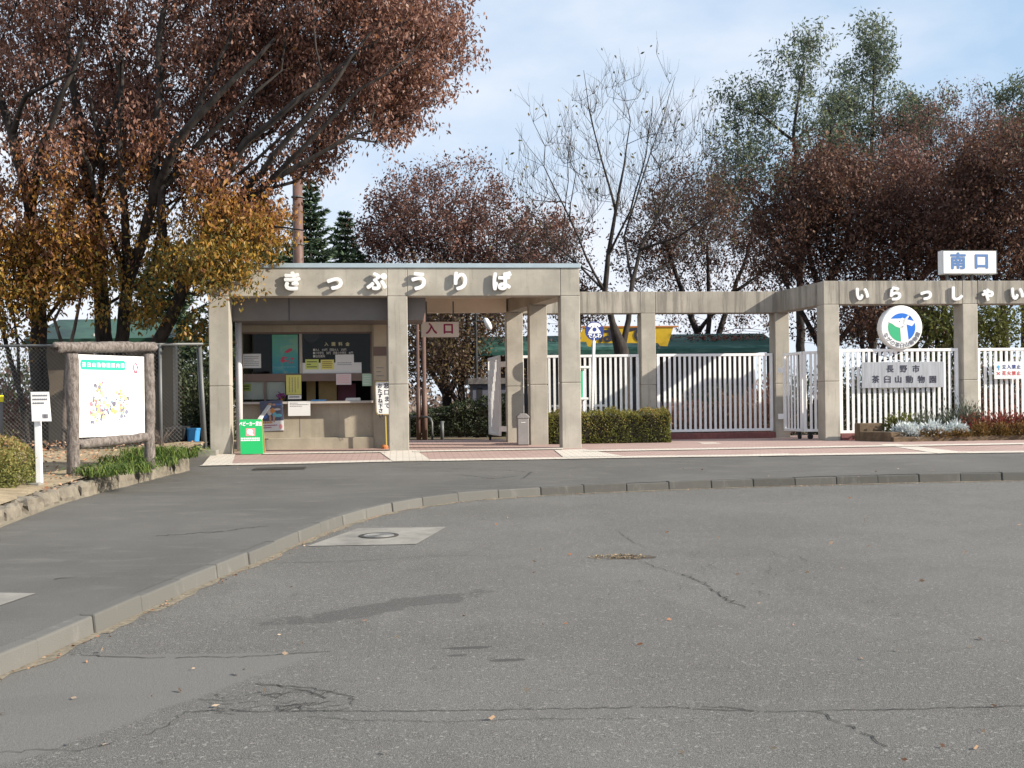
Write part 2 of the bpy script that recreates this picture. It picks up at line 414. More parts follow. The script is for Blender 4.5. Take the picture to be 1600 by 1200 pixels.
# ------------------------------------------------------------------ ground, road, sidewalk, kerb
def asphalt_road():
    m = mat('asphalt_road', (.15, .147, .143), .9); n = NB(m); x, y, z = n.xyz()
    grain = n.noise(230, 2, .7); grain2 = n.noise(75, 3, .6); mid = n.noise(3.5, 6, .65); big = n.noise(.35, 4, .6)
    c = n.mix(n.ss(big, .3, .7), (.100, .096, .089), (.142, .137, .129))
    c = n.mix(n.m('MULTIPLY', n.ss(mid, .45, .75), .35), c, (.072, .069, .064))
    c = n.mix(n.m('MULTIPLY', n.ss(n.noise(.9, 6, .7, (1, .5, 1), .8), .55, .68), .4), c, (.165, .158, .147))
    c = n.mix(n.m('MULTIPLY', n.ss(n.noise(5.5, 3, .5), .70, .76), .45), c, (.05, .048, .045))
    worn = n.ss(n.noise(1.1, 5, .7), .4, .65)
    c = n.mix(n.m('MULTIPLY', n.ss(grain, .5, .68), .85), c, (.30, .288, .268))
    c = n.mix(n.m('MULTIPLY', n.ss(grain, .5, .32), .85), c, (.035, .034, .032))
    c = n.mix(n.m('MULTIPLY', n.ss(grain2, .54, .68), n.m('ADD', n.m('MULTIPLY', worn, .5), .25)), c, (.055, .052, .048))
    c = n.mix(n.m('MULTIPLY', n.ss(n.noise(48, 2, .5), .62, .7), .7), c, (.29, .278, .255))
    # damp stains (ellipses with ragged edges)
    for px, py, ang, rx, ry, k in STAINS:
        g = hit(px, py, road_z); ca, sa = math.cos(ang), math.sin(ang)
        dx = n.m('SUBTRACT', x, g.x); dy = n.m('SUBTRACT', y, g.y)
        u = n.m('ADD', n.m('MULTIPLY', dx, ca/rx), n.m('MULTIPLY', dy, sa/rx)); v = n.m('ADD', n.m('MULTIPLY', dx, -sa/ry), n.m('MULTIPLY', dy, ca/ry))
        r = n.m('SQRT', n.m('ADD', n.m('MULTIPLY', u, u), n.m('MULTIPLY', v, v)))
        r = n.m('ADD', r, n.m('MULTIPLY', n.m('SUBTRACT', mid, .5), 2.6))
        c = n.mix(n.m('MULTIPLY', n.ss(r, 1.05, .8), k), c, (.055, .053, .052))
    # smoother lighter repair strip by the kerb
    a = hit(250, 1110, road_z); b = hit(480, 1028, road_z); e = hit(120, 1024, road_z)
    dx, dy = (b-a).x, (b-a).y; l = math.hypot(dx, dy)
    s1 = n.m('ADD', n.m('MULTIPLY', n.m('SUBTRACT', x, a.x), dy/l), n.m('MULTIPLY', n.m('SUBTRACT', y, a.y), -dx/l))
    s1 = n.m('ADD', s1, n.m('MULTIPLY', n.m('SUBTRACT', mid, .5), .16))
    msk = n.m('MULTIPLY', n.ss(s1, .03, -.03), n.ss(n.m('ADD', y, n.m('MULTIPLY', n.m('SUBTRACT', mid, .5), .1)), e.y+.02, e.y-.02))
    c2 = n.mix(n.m('MULTIPLY', n.ss(grain, .5, .7), .5), (.150, .144, .134), (.22, .212, .196))
    c = n.mix(n.m('MULTIPLY', msk, .85), c, c2)
    n.lk(c, n.b.inputs['Base Color']); n.b.inputs['Specular IOR Level'].default_value = .25
    n.bump(n.m('ADD', grain, grain2), .55, .008); return m
STAINS = [(608, 948, .62, .80, .17, .50), (742, 1012, .1, .16, .035, .8), (714, 1024, .2, .08, .03, .7), (797, 1031, .1, .09, .03, .8), (60, 1100, .2, .42, .16, .7)]
M['road'] = asphalt_road()
def asphalt_walk():
    m = mat('asphalt_sidewalk', (.1, .1, .1), .92); n = NB(m)
    grain = n.noise(210, 2, .7); mid = n.noise(2.2, 7, .7, (.7, 1.8, 1), .6); big = n.noise(.6, 4)
    c = n.mix(n.ss(big, .3, .7), (.082, .078, .072), (.116, .110, .102))
    c = n.mix(n.m('MULTIPLY', n.ss(mid, .5, .68), .6), c, (.15, .142, .128))
    c = n.mix(n.m('MULTIPLY', n.ss(grain, .5, .72), .5), c, (.22, .21, .19)); c = n.mix(n.m('MULTIPLY', n.ss(grain, .5, .3), .6), c, (.035, .034, .033))
    n.lk(c, n.b.inputs['Base Color']); n.bump(grain, .5, .007); return m
M['walk'] = asphalt_walk()
M['ground'] = mat('dry_ground', (.17, .13, .08), 1, var=.4, vscale=.8, bump=.5, bscale=8)
def kerbmat():
    m = mat('kerb_concrete', (.2, .19, .17), .9); n = NB(m)
    a = n.noise(7, 6, .7); g = n.noise(140, 3); s = n.ss(n.noise(6, 5, .7, (1, 1, .35)), .55, .75)
    at_ = n.t.nodes.new('ShaderNodeAttribute'); at_.attribute_name = 'tone'
    c = n.mix(at_.outputs['Fac'], (.065, .063, .058), (.135, .130, .119))
    c = n.mix(n.m('MULTIPLY', n.ss(a, .45, .7), .45), c, (.12, .112, .10)); c = n.mix(n.m('MULTIPLY', s, .3), c, (.30, .285, .26)); c = n.mix(n.m('MULTIPLY', g, .35), c, (.10, .095, .085))
    n.lk(c, n.b.inputs['Base Color']); n.bump(g, .4, .008); return m
M['kerb'] = kerbmat()

def gz(Y): return (road_z(Y) if Y < 19 else side_z(Y))-.15
mb = MB(); ys = [-80, -20, -5, 0, 5, 10, 14, 18.9, 19.1, 20.2, 26, 34, 45, 70, 120, 300, 900]; xs = [-900, -200, -60, -20, 0, 20, 60, 200, 900]
for i in range(len(ys)-1):
    for j in range(len(xs)-1):
        f = lambda x, y: (x, y, gz(y))
        mb.quad(f(xs[j], ys[i]), f(xs[j+1], ys[i]), f(xs[j+1], ys[i+1]), f(xs[j], ys[i+1]))
kind(mb.build('ground', M['ground'], fix=False), 'structure')

kb = [(0,1067),(110,1010),(172,977),(227,955),(327,910),(372,892),(412,875),(450,857),(485,842),(517,827),(557,815),(597,802),(650,791),(707,784),(772,779),(800,777),(910,770),(1055,765),(1195,760),(1330,756.5),(1465,753),(1600,751)]
KP = [hit(x, y, road_z) for x, y in kb]
KP = [KP[0]+(KP[0]-KP[1]).normalized()*3+Vector((-.8, 0, 0)), KP[0]+(KP[0]-KP[1]).normalized()*1.4+Vector((-.2, 0, 0))]+KP
d_ = (KP[-1]-KP[-5]).normalized(); KP += [KP[-1]+d_*3+Vector((0,-.1,0)), KP[-1]+d_*8+Vector((0,-.8,0))]
# resample, smooth
def resample(P, st):
    P = [Vector((p.x, p.y, 0)) for p in P]
    for _ in range(2):
        Q = [P[0]]
        for i in range(1, len(P)-1): Q.append(P[i]*.5+(P[i-1]+P[i+1])*.25)
        P = Q+[P[-1]]
    out = [P[0]]; need = st
    for i in range(len(P)-1):
        a, b = P[i], P[i+1]; l = (b-a).length; t = 0
        while l-t >= need: t += need; out.append(a+(b-a)*t/l); need = st
        need -= l-t
    return out
KB = resample(KP, .6)
def off(P, i, w):
    t = (P[min(i+1, len(P)-1)]-P[max(i-1, 0)]).normalized(); return P[i]+Vector((-t.y, t.x, 0))*w
mb = MB(); tones = []
for i in range(len(KB)-1):
    for part in range(1):
        a, b = KB[i], KB[i+1]; t = (b-a).normalized(); g = .002
        a0, b0 = a+t*g, b-t*g; jit = random.uniform(-.010, .010); jz = random.uniform(-.008, .006)
        na = off(KB, i, 1)-KB[i]; nb = off(KB, i+1, 1)-KB[i+1]
        def pt(p, nn, w, h): q = p+nn*(w+jit); return (q.x, q.y, h)
        za, zb = side_z(a.y)+.004+jz, side_z(b.y)+.004+jz; ra, rb = road_z(a.y)-.1, road_z(b.y)-.1
        mid = .5
        mb.hexa([pt(a0,na,0,ra), pt(b0,nb,0,rb), pt(b0,nb,.125,rb), pt(a0,na,.125,ra), pt(a0,na,.022,za), pt(b0,nb,.022,zb), pt(b0,nb,.125,zb), pt(a0,na,.125,za)])
        dark = .85 if a.x < .3 else .3  # sunlit left run and shaded right run put into the block tone
        tones += [np.clip(dark+random.uniform(-.35, .2), 0, 1)]*8
ko = mb.build('kerb', M['kerb'], bevel=.012)
ta = ko.data.attributes.new('tone', 'FLOAT', 'POINT'); ta.data.foreach_set('value', np.array(tones, dtype=np.float32))
kind(ko, 'structure')

# sandy dirt lying in the gutter
mb = MB()
for i in range(1, len(KB)-2):
    for q in range(4):
        f0, f1 = q/4, (q+1)/4; a0 = off(KB, i, .03)*(1-f0)+off(KB, i+1, .03)*f0; a1 = off(KB, i, .03)*(1-f1)+off(KB, i+1, .03)*f1
        if q == 0: wa = random.uniform(.03, .10)
        wb_ = random.uniform(.02, .10); na_ = (off(KB, i, -1)-KB[i]).normalized()
        p = [a0+na_*(wa+.03), a1+na_*(wb_+.03), a1, a0]; mb.quad(*[(v.x, v.y, road_z(v.y)+.0035) for v in p]); wa = wb_
kind(mb.build('gutter_dirt', mat('gutter_sand', (.20, .17, .125), 1, var=.45, vscale=25), fix=False), 'structure')

# road sheet: everything on the near side of the kerb line (runs a little under the blocks)
RL = [off(KB, i, .05) for i in range(len(KB))]
mb = MB(); n = len(RL)
def strip(mb, A, B, k, zf):
    for i in range(len(A)-1):
        for j in range(k):
            q = []
            for (ii, jj) in ((i, j), (i+1, j), (i+1, j+1), (i, j+1)):
                p = A[ii]+(B[ii]-A[ii])*jj/k; q.append((p.x, p.y, zf(p.y)))
            mb.quad(*q)
far = []
for i in range(n):
    f = i/(n-1); far.append(Vector((-1.0+f*31, -12 if f < .6 else -12+(f-.6)/.4*20, 0)))
strip(mb, far, RL, 6, road_z); kind(mb.build('road', M['road'], fix=False), 'structure')
WL = [off(KB, i, .098) for i in range(n)]
bk = []
Lp = [Vector((-16, 2, 0)), Vector((-16, 14, 0)), Vector((-14, 26, 0)), Vector((0, 26, 0)), Vector((22, 26, 0))]
ln = [0]
for i in range(4): ln.append(ln[-1]+(Lp[i+1]-Lp[i]).length)
for i in range(n):
    s = ln[-1]*i/(n-1)
    for j in range(4):
        if s <= ln[j+1]+1e-6: bk.append(Lp[j]+(Lp[j+1]-Lp[j])*(s-ln[j])/(ln[j+1]-ln[j])); break
mb = MB(); strip(mb, WL, bk, 24, side_z); kind(mb.build('sidewalk', M['walk'], fix=False), 'structure')

# cracks in the road surface: jagged ribbons of open joint
M['crack'] = mat('crack_dirt', (.032, .031, .03), 1)
def crack(mb, pts, w=.012, jag=.015, zf=road_z):
    P = [hit(x, y, zf) for x, y in pts]; out = []
    for i in range(len(P)-1):
        k = max(2, int((P[i+1]-P[i]).length/.035))
        for j in range(k): out.append(P[i]+(P[i+1]-P[i])*j/k+Vector((random.uniform(-1, 1), random.uniform(-1, 1), 0))*jag)
    out.append(P[-1])
    for i in range(len(out)-1):
        a, b = out[i], out[i+1]; t = b-a; s = Vector((-t.y, t.x, 0)).normalized()*w*.36
        f0, f1 = random.uniform(.4, 1.1), random.uniform(.4, 1.1)
        if random.random() < .04: continue
        q = [a-s*f0, b-s*f1, b+s*f1, a+s*f0]; mb.quad(*[(p.x, p.y, zf(p.y)+.004) for p in q])
mb = MB()
crack(mb, [(110,1024),(250,1028),(380,1027),(520,1018)], .012); crack(mb, [(290,1112),(420,1112),(600,1112),(760,1110),(900,1108),(1050,1105),(1100,1109),(1200,1113),(1400,1109),(1600,1104)], .010, .010)
crack(mb, [(1090,1106),(1130,1104),(1172,1112)], .012); crack(mb, [(1280,1114),(1330,1138),(1365,1150),(1388,1168)], .012, .02)
crack(mb, [(395,1068),(440,1074),(480,1082),(510,1092)], .012, .02); crack(mb, [(405,1068),(480,1075),(550,1088),(552,1102)], .010, .015)
for k in range(26):
    x0 = random.uniform(310, 500); y0 = random.uniform(1078, 1116); dx = random.uniform(20, 75); crack(mb, [(x0, y0), (x0+dx*.5, y0+random.uniform(-7, 7)), (x0+dx, y0+random.uniform(-8, 8))], .007, .014)
crack(mb, [(1065,897),(1095,908),(1125,928),(1150,945),(1165,950)], .014, .03); crack(mb, [(1000,877),(1030,888),(1065,897)], .008, .02)
crack(mb, [(430,880),(560,877),(680,869),(760,868)], .012, .012); crack(mb, [(965,830),(990,848),(1010,855)], .008, .02)
crack(mb, [(480,1120),(560,1126),(700,1128),(850,1124),(1000,1124)], .006, .012); crack(mb, [(0,1176),(120,1172),(240,1146),(290,1112)], .006, .02)
for k in range(14):
    x0 = random.uniform(950, 1250); y0 = random.uniform(850, 930); crack(mb, [(x0, y0), (x0+random.uniform(-20, 30), y0+random.uniform(2, 12))], .006, .02)
kind(mb.build('road_cracks', M['crack'], fix=False), 'structure')
mb = MB()
for pts in ([(720,742),(770,748),(810,744)], [(790,735),(830,738),(815,748)], [(700,733),(740,731)], [(240,838),(330,832),(420,822)], [(90,905),(120,902)]): crack(mb, pts, .02, .03, side_z)
kind(mb.build('sidewalk_cracks', M['crack'], fix=False), 'structure')

# concrete slab with manhole, patch slab on the sidewalk
def sheet(name, quad, zf, lift, m, thick=0):
    mb = MB(); P = [hit(x, y, zf) for x, y in quad]; k = 6
    for i in range(k):
        for j in range(k):
            q = []
            for a, b in ((i, j), (i+1, j), (i+1, j+1), (i, j+1)):
                p = (P[0]*(1-a/k)+P[1]*a/k)*(1-b/k)+(P[3]*(1-a/k)+P[2]*a/k)*b/k; q.append((p.x, p.y, zf(p.y)+lift))
            mb.quad(*q)
    return kind(mb.build(name, m, fix=False), 'structure')
sheet('manhole_slab', [(480,854),(650,851),(697,824),(560,826)], road_z, .005, M['slab'])
sheet('sidewalk_slab', [(-60,960),(0,947),(56,928),(-60,926)], side_z, .005, M['slab'])
g = hit(592, 837, road_z, .006)
t = thing('manhole_cover', 'round iron manhole cover set in the pale concrete slab', 'manhole cover', g)
def rot_z(c, ang):
    ca, sa = math.cos(ang), math.sin(ang); return lambda x, y, z: (c.x+x*ca-y*sa, c.y+x*sa+y*ca, c.z+z+.02*(x*sa+y*ca))
def disc(mb, c, r0, r1, z0, z1, n=40):
    for k in range(n):
        a, b = 2*math.pi*k/n, 2*math.pi*(k+1)/n; sl = lambda x, y, z: (c.x+x, c.y+y, c.z+z+.02*y)
        P_ = lambda r, an, z: sl(r*math.cos(an), r*math.sin(an), z)
        mb.quad(P_(r0,a,z1), P_(r1,a,z1), P_(r1,b,z1), P_(r0,b,z1)); mb.quad(P_(r1,a,z0), P_(r1,b,z0), P_(r1,b,z1), P_(r1,a,z1)); mb.quad(P_(r0,b,z0), P_(r0,a,z0), P_(r0,a,z1), P_(r0,b,z1))
mb = MB(); disc(mb, g, .155, .19, 0, .006); mb.build('frame', M['grille'], t, fix=False)
mb = MB(); disc(mb, g, .0, .148, 0, .004)
for k in range(5): disc(mb, g, .02+.027*k, .032+.027*k, .004, .007)
mb.build('lid', mat('worn_iron', (.24, .235, .225), .6, metal=.2, var=.3, vscale=8), t, fix=False)
# drain grate by the paving
g = hit(437, 732.5, side_z, .004)
t = thing('drain_grate', 'long iron drain grate in the asphalt before the ticket window', 'drain grate', g)
fr = rot_z(g, .1); mb = MB(); mb.box(-.40,.40,-.16,-.13,0,.012,fr); mb.box(-.40,.40,.13,.16,0,.012,fr); mb.box(-.40,-.37,-.13,.13,0,.012,fr); mb.box(.37,.40,-.13,.13,0,.012,fr)
mb.build('frame', M['grille'], t); mb = MB()
for k in range(18): mb.box(-.36+k*.041,-.338+k*.041,-.13,.13,0,.010,fr)
mb.build('bars', M['grille'], t)
mb = MB(); mb.quad(fr(-.38,-.14,.002), fr(.38,-.14,.002), fr(.38,.14,.002), fr(-.38,.14,.002)); mb.build('pit_shade', M['dark'], t, fix=False)  # flat near-black sheet paints the shade below the bars

# pothole with loose gravel
g = hit(970, 871, road_z)
mb = MB()
for k in range(260):
    a = random.uniform(0, 6.28); r = random.random()**.6; p = Vector((g.x+.24*r*math.cos(a)-.03, g.y+.11*r*math.sin(a), 0)); s = random.uniform(.004, .016)
    z = road_z(p.y); q = [Vector((random.uniform(-1,1), random.uniform(-1,1), random.uniform(-.2,1)))*s+Vector((p.x,p.y,z+s*.3)) for _ in range(5)]
    mb.poly([q[0],q[1],q[2]]); mb.poly([q[0],q[2],q[3]]); mb.poly([q[1],q[2],q[4]]); mb.poly([q[0],q[1],q[3]]); mb.poly([q[3],q[4],q[1]])
kind(mb.build('pothole_gravel', mat('loose_gravel', (.26, .20, .13), .9, var=.4, vscale=30), fix=False), 'stuff')
mb = MB(); ps = []
for k in range(18):
    a = 2*math.pi*k/18; r = random.uniform(.8, 1.15); p = (g.x+.10+.20*r*math.cos(a), g.y+.10*r*math.sin(a)); ps.append((p[0], p[1], road_z(p[1])+.004))
mb.poly(ps); kind(mb.build('pothole', mat('pothole_dirt', (.075, .06, .045), 1, var=.5, vscale=14), fix=False), 'structure')
# fallen leaves and grit lying on the asphalt
pts = []; 
for k in range(80):
    if random.random() < .7: g = hit(random.uniform(0, 1600), 780+420*random.random()**1.2, road_z, .01)
    else: g = hit(random.uniform(350, 1600), random.uniform(730, 745), side_z, .012)
    pts.append(g)
for x, y in [(238,1088),(160,1016),(388,1041),(305,1043),(440,1020),(475,1005),(410,1077),(330,1103),(120,1090),(278,1076),(720,929),(565,969),(890,832),(845,857),(838,878),(1295,850),(1125,838),(1165,778),(1325,778),(1510,862)]: pts.append(hit(x, y, road_z, .012))
dd = rng.normal(size=(len(pts), 3)); dd[:, 2] *= .12
leaf_object('fallen_leaves', [tuple(p) for p in pts], .036, rng.uniform(0, 1, len(pts)), M['leaf_fallen'], None, .55, dirs=dd)['kind'] = 'stuff'
pts = []
for k in range(420):
    i = random.randint(2, len(KB)-3); p = off(KB, i, -random.uniform(.0, .12)**1.0)+(KB[i+1]-KB[i])*random.random(); pts.append((p.x, p.y, road_z(p.y)+.006))
dd = rng.normal(size=(len(pts), 3)); dd[:, 2] *= .15
leaf_object('gutter_litter', pts, .022, rng.uniform(0, .7, len(pts)), M['leaf_fallen'], None, .6, dirs=dd)['kind'] = 'stuff'

# ------------------------------------------------------------------ paving
ANG = R(5.8); A0 = Vector((-5.36, 19.84, PZ)); ua = Vector((math.cos(ANG), math.sin(ANG), 0)); na = Vector((-math.sin(ANG), math.cos(ANG), 0))
def F(u, w, z): return A0+ua*u+na*w+Vector((0, 0, z))
def FP(px, py, w, o=None, n_=None):      # pixel -> (u, z) on the facade plane at depth w
    d = ray(px, py); O = A0+na*w; t = (O-CAM).dot(na)/d.dot(na); p = CAM+d*t-A0
    return p.dot(ua), p.z
def bricks(name, c1, c2, mort, sc=1.0):
    m = mat(name, c1, .85); n = NB(m); mpn = n.t.nodes.new('ShaderNodeMapping'); mpn.inputs['Rotation'].default_value = (0, 0, -ANG)
    n.lk(n.co, mpn.inputs[0]); b = n.t.nodes.new('ShaderNodeTexBrick'); n.lk(mpn.outputs[0], b.inputs[0])
    b.inputs['Scale'].default_value = sc; b.inputs['Brick Width'].default_value = .22; b.inputs['Row Height'].default_value = .11; b.inputs['Mortar Size'].default_value = .009
    b.inputs['Color1'].default_value = (*c1, 1); b.inputs['Color2'].default_value = (*c2, 1); b.inputs['Mortar'].default_value = (*mort, 1); b.offset = .5
    v = n.noise(1.2, 5); c = n.mix(n.m('MULTIPLY', n.ss(v, .4, .75), .4), b.outputs['Color'], tuple(x*.6 for x in c1)); g = n.noise(90, 3); c = n.mix(n.m('MULTIPLY', g, .25), c, tuple(x*.55 for x in c1))
    n.lk(c, n.b.inputs['Base Color']); n.bump(b.outputs['Fac'], -.3, .01); return m
M['pave_pink'] = bricks('pink_brick_paving', (.43, .30, .265), (.37, .255, .225), (.25, .18, .16))
M['pave_white'] = bricks('cream_tile_paving', (.66, .60, .52), (.60, .55, .48), (.36, .31, .27))
ft = [hit(x, y, side_z) for x, y in ((312, 729), (450, 726), (600, 722.5), (730, 720.5), (860, 718.5), (1000, 716), (1200, 713.5), (1400, 710.5), (1600, 708))]
ft.append(ft[-1]+(ft[-1]-ft[-2])*2.5)
FT = [Vector((p.x, p.y, 0)) for p in ft]
BK = [Vector((p.x-(26-p.y)*.1, 26.2, 0)) for p in ft]
mb = MB(); strip(mb, FT, BK, 22, lambda y: side_z(y)+.008); kind(mb.build('paving', M['pave_pink'], fix=False), 'structure')
def band(mb, quad, lift=.013):
    P = [hit(x, y, side_z, lift) for x, y in quad]; k = 10
    for i in range(k):
        a0, a1 = P[0]+(P[1]-P[0])*i/k, P[0]+(P[1]-P[0])*(i+1)/k; b0, b1 = P[3]+(P[2]-P[3])*i/k, P[3]+(P[2]-P[3])*(i+1)/k
        mb.quad(*[(p.x, p.y, side_z(p.y)+lift) for p in (a0, a1, b1, b0)])
mb = MB(); E2 = []
for i, p in enumerate(FT):
    E2.append(p+Vector((-.03, .34, 0)))
strip(mb, FT, E2, 3, lambda y: side_z(y)+.0125)
band(mb, [(614,720.6),(673,719),(650,703),(592,705)], .0165); band(mb, [(880,714),(975,712.5),(912,701.5),(866,703)], .0165)
band(mb, [(1190,712.5),(1248,711),(1116,691),(1090,691.5)], .0165); band(mb, [(1466,708.5),(1512,707),(1402,693.5),(1372,694)], .0165)
band(mb, [(315,727.5),(362,726.5),(368,709),(330,710)], .0165)
band(mb, [(912,705.4),(1600,694),(1600,691.8),(912,703)], .0205); band(mb, [(645,706),(880,701.5),(880,699.6),(645,704)], .0205); band(mb, [(410,709.5),(606,706.4),(606,704.6),(410,707.4)], .0205)
kind(mb.build('paving_bands', M['pave_white'], fix=False), 'structure')

# ------------------------------------------------------------------ ticket office with its portal
H = 2.9
office = thing('ticket_office', 'concrete ticket office with flat roof and open portal bay', 'ticket office', F(0, 0, 0))
def column(p, parent, m, w=.37, d=.37, h=H, ang=ANG, seam=1.25, name='column'):
    c, s = math.cos(ang), math.sin(ang); fr = lambda x, y, z: (p[0]+x*c-y*s, p[1]+x*s+y*c, PZ+z)
    mb = MB(); mb.box(-w/2,w/2,0,d,-.06,seam-.005,fr); mb.box(-w/2,w/2,0,d,seam+.005,h-.006,fr); mb.box(-w/2+.012,w/2-.012,.012,d-.012,-.03,h+.02,fr)
    return mb.build(name, m, parent, bevel=.012)
uL, uC, uR = 0.0, FP(622.5, 600, 0)[0], FP(892.5, 600, 0)[0]
for u in (uL, uC): column(F(u, 0, 0), office, M['concrete'])
PR = F(uR, 0, 0)
# the colonnade on the right runs back obliquely
d1 = at(842, 600, 22.35); d2 = at(805, 600, 24.05)
C1 = Vector((d1.x, d1.y, PZ)); C2 = Vector((d2.x, d2.y, PZ))
for p in (PR, C1, C2): column(p, office, M['concrete'])
zt = H+.52
mb = MB(); e = .185
segs = [(-e, e), (e, uC-e), (uC-e, uC+e), (uC+e, uR-e), (uR-e, uR+e)]
for a, b in segs: mb.box(a+.004, b-.004, 0, .37, H, zt, F)
mb.box(-e+.03, uR+e-.03, .012, .36, H+.01, zt-.01, F)
mb.build('beam', M['concrete'], office, bevel=.008)
# oblique side beam
def beam(a, b, m, parent, z0, z1, w=.34, name='beam', lift=0):
    mb = MB(); a = Vector(a); b = Vector(b); A_ = Vector((a.x, a.y, PZ+(z0+z1)/2)); B_ = Vector((b.x, b.y, PZ+(z0+z1)/2)); mb.bar(A_, B_, w, z1-z0)
    return mb.build(name, m, parent, bevel=.008)
ctr = lambda p: Vector(p)+na*.185
dv = (ctr(C2)-ctr(PR)).normalized()
beam(ctr(PR)+dv*.19, ctr(C2)+dv*.2, M['concrete'], office, H+.003, zt-.004)
# left side beam and rear beam
bL = F(0, 3.9, 0); beam(F(0, .372, 0), F(0, 3.9, 0), M['concrete'], office, H+.003, zt-.004)
rb0, rb1 = F(.19, 3.78, 0), ctr(C2)-ua*.19
mb = MB(); mb.box(.19, (ctr(C2)-A0).dot(ua)-.18, 3.62, 3.9, H+.0, H+.33, F); mb.build('rear_beam', M['ceiling'], office)
mb = MB(); p = [F(.18, .375, 3.2), F(uR-.12, .375, 3.2), ctr(C2)-ua*.1+Vector((0, 0, 3.2)), F(.18, 3.6, 3.2)]
mb.hexa([*p, *[q+Vector((0, 0, .16)) for q in p]]); mb.build('ceiling', M['ceiling'], office)
mb = MB(); mb.box(.2, uR-.6, 1.9, 2.0, 3.08, 3.199, F); mb.build('ceiling_rib', M['ceiling'], office)
mb = MB(); p = [F(-.2, .03, zt), F(uR+.2, .03, zt), ctr(C2)+ua*.15+Vector((0, 0, zt)), F(-.2, 3.95, zt)]
p = [F(-.17, .38, zt-.02), F(uR+.1, .38, zt-.02), ctr(C2)+ua*.1+Vector((0, 0, zt-.02)), F(-.17, 3.88, zt-.02)]
mb.hexa([*p, *[q+Vector((0, 0, .06)) for q in p]]); mb.build('roof', M['roof_felt'], office)
mb = MB(); mb.box(-e-.02, uR+e+.02, -.025, .40, zt+.002, zt+.085, F); mb.build('coping', M['coping'], office, bevel=.006)
# canopy fascia
u1 = FP(665, 480, .40)[0]; u0 = .19
mb = MB(); zc0, zc1 = FP(480, 500, .30)[1], H+.1
mb.prism([(u0, zc0), (u1-.05, zc0), (u1, zc0+.2), (u1, zc1), (u0, zc1)], F, .375, 1.55); mb.build('canopy', M['fascia'], office)
us = FP(451, 480, .3)[0]; mb = MB(); mb.box(us-.006, us+.006, .368, .374, zc0, H, F); mb.build('canopy_joint', M['black'], office)
# booth wall with window opening
w0 = 1.6; WX0, _ = FP(376, 560, w0); WX1, _ = FP(581, 560, w0); ue = FP(606, 560, w0)[0]+.25
_, ztop = FP(480, 518.5, w0); _, zsil = FP(480, 627, w0); _, zhi = zc0, H+.2; _, ztr0 = FP(480, 595.5, w0); _, ztr1 = FP(480, 583.5, w0)
mb = MB(); mb.box(.19, ue, w0, w0+.14, 0, zsil-.05, F); mb.box(.19, ue, w0, w0+.14, ztop, 3.19, F); mb.box(.19, WX0, w0, w0+.14, zsil-.05, ztop, F); mb.box(WX1, ue, w0, w0+.14, zsil-.05, ztop, F)
mb.box(WX1+.02, ue, w0-.05, w0-.002, 0, 3.0, F)
mb.build('booth_wall', M['booth_wall'], office)
mb = MB(); mb.box(.19, WX1+.018, w0-.10, w0-.004, -.02, FP(480, 684, w0)[1], F); mb.build('plinth', M['booth_wall'], office, bevel=.01)
mb = MB()
for px in (468,): 
    u = FP(px, 600, w0)[0]; mb.box(u-.004, u+.004, w0-.004, w0+.01, .25, zsil-.05, F)
mb.build('wall_joint', M['ink_grey'], office)
# side and back of booth, near-black backing that paints the room's shade
mb = MB(); mb.box(ue-.1, ue, w0+.142, 3.6, 0, 3.19, F); mb.box(.19, ue-.1, 3.5, 3.6, 0, 3.19, F); mb.box(.05, .188, w0, 3.6, 0, 3.19, F); mb.build('rear_wall', M['booth_wall'], office)
mb = MB(); mb.box(.2, ue-.102, 2.9, 2.95, 0, 3.1, F); mb.build('room_shade_backing', M['dark'], office)
wf = MB(); um = FP(470, 560, w0)[0]
wf.box(WX0, WX1, w0+.03, w0+.09, ztop-.035, ztop-.003, F); wf.box(WX0, WX0+.03, w0+.03, w0+.09, zsil, ztop-.035, F); wf.box(WX1-.03, WX1, w0+.03, w0+.09, zsil, ztop-.035, F)
wfo = wf.build('window', M['frame_brown'], office)
mb = MB(); mb.box(um-.028, um+.028, w0+.02, w0+.08, ztr1+.002, ztop-.037, F); mb.build('mullion', M['concrete'], wfo)
mb = MB(); mb.box(WX0+.031, WX1-.031, w0+.015, w0+.085, ztr0, ztr1, F); mb.build('transom', M['frame_brown'], wfo)
mb = MB()
for px in (414,): u = FP(px, 610, w0)[0]; mb.box(u-.02, u+.02, w0+.03, w0+.07, zsil+.002, ztr0-.002, F)
mb.build('lower_mullion', M['frame_brown'], wfo)
mb = MB(); mb.box(WX0+.03, WX1-.03, w0+.055, w0+.061, ztr1, ztop-.036, F); mb.build('pane', M['glass'], wfo)
uc = FP(470, 610, w0)[0]; mb = MB(); mb.box(WX0+.03, uc, w0+.050, w0+.056, zsil+.003, ztr0-.002, F); mb.build('pane', M['glass'], wfo)
mb = MB(); mb.box(.2, WX1+.02, w0-.22, w0+.5, zsil-.048, zsil, F); mb.build('counter', mat('counter_top', (.42, .38, .34), .5, var=.06), office, bevel=.006)
u = FP(374, 600, .9)[0]; mb = MB(); mb.tube([F(u, .9, 0), F(u, .9, 2.95)], .058, 14); mb.build('downpipe', mat('white_pipe', (.62, .60, .60), .4), office, smooth=True)
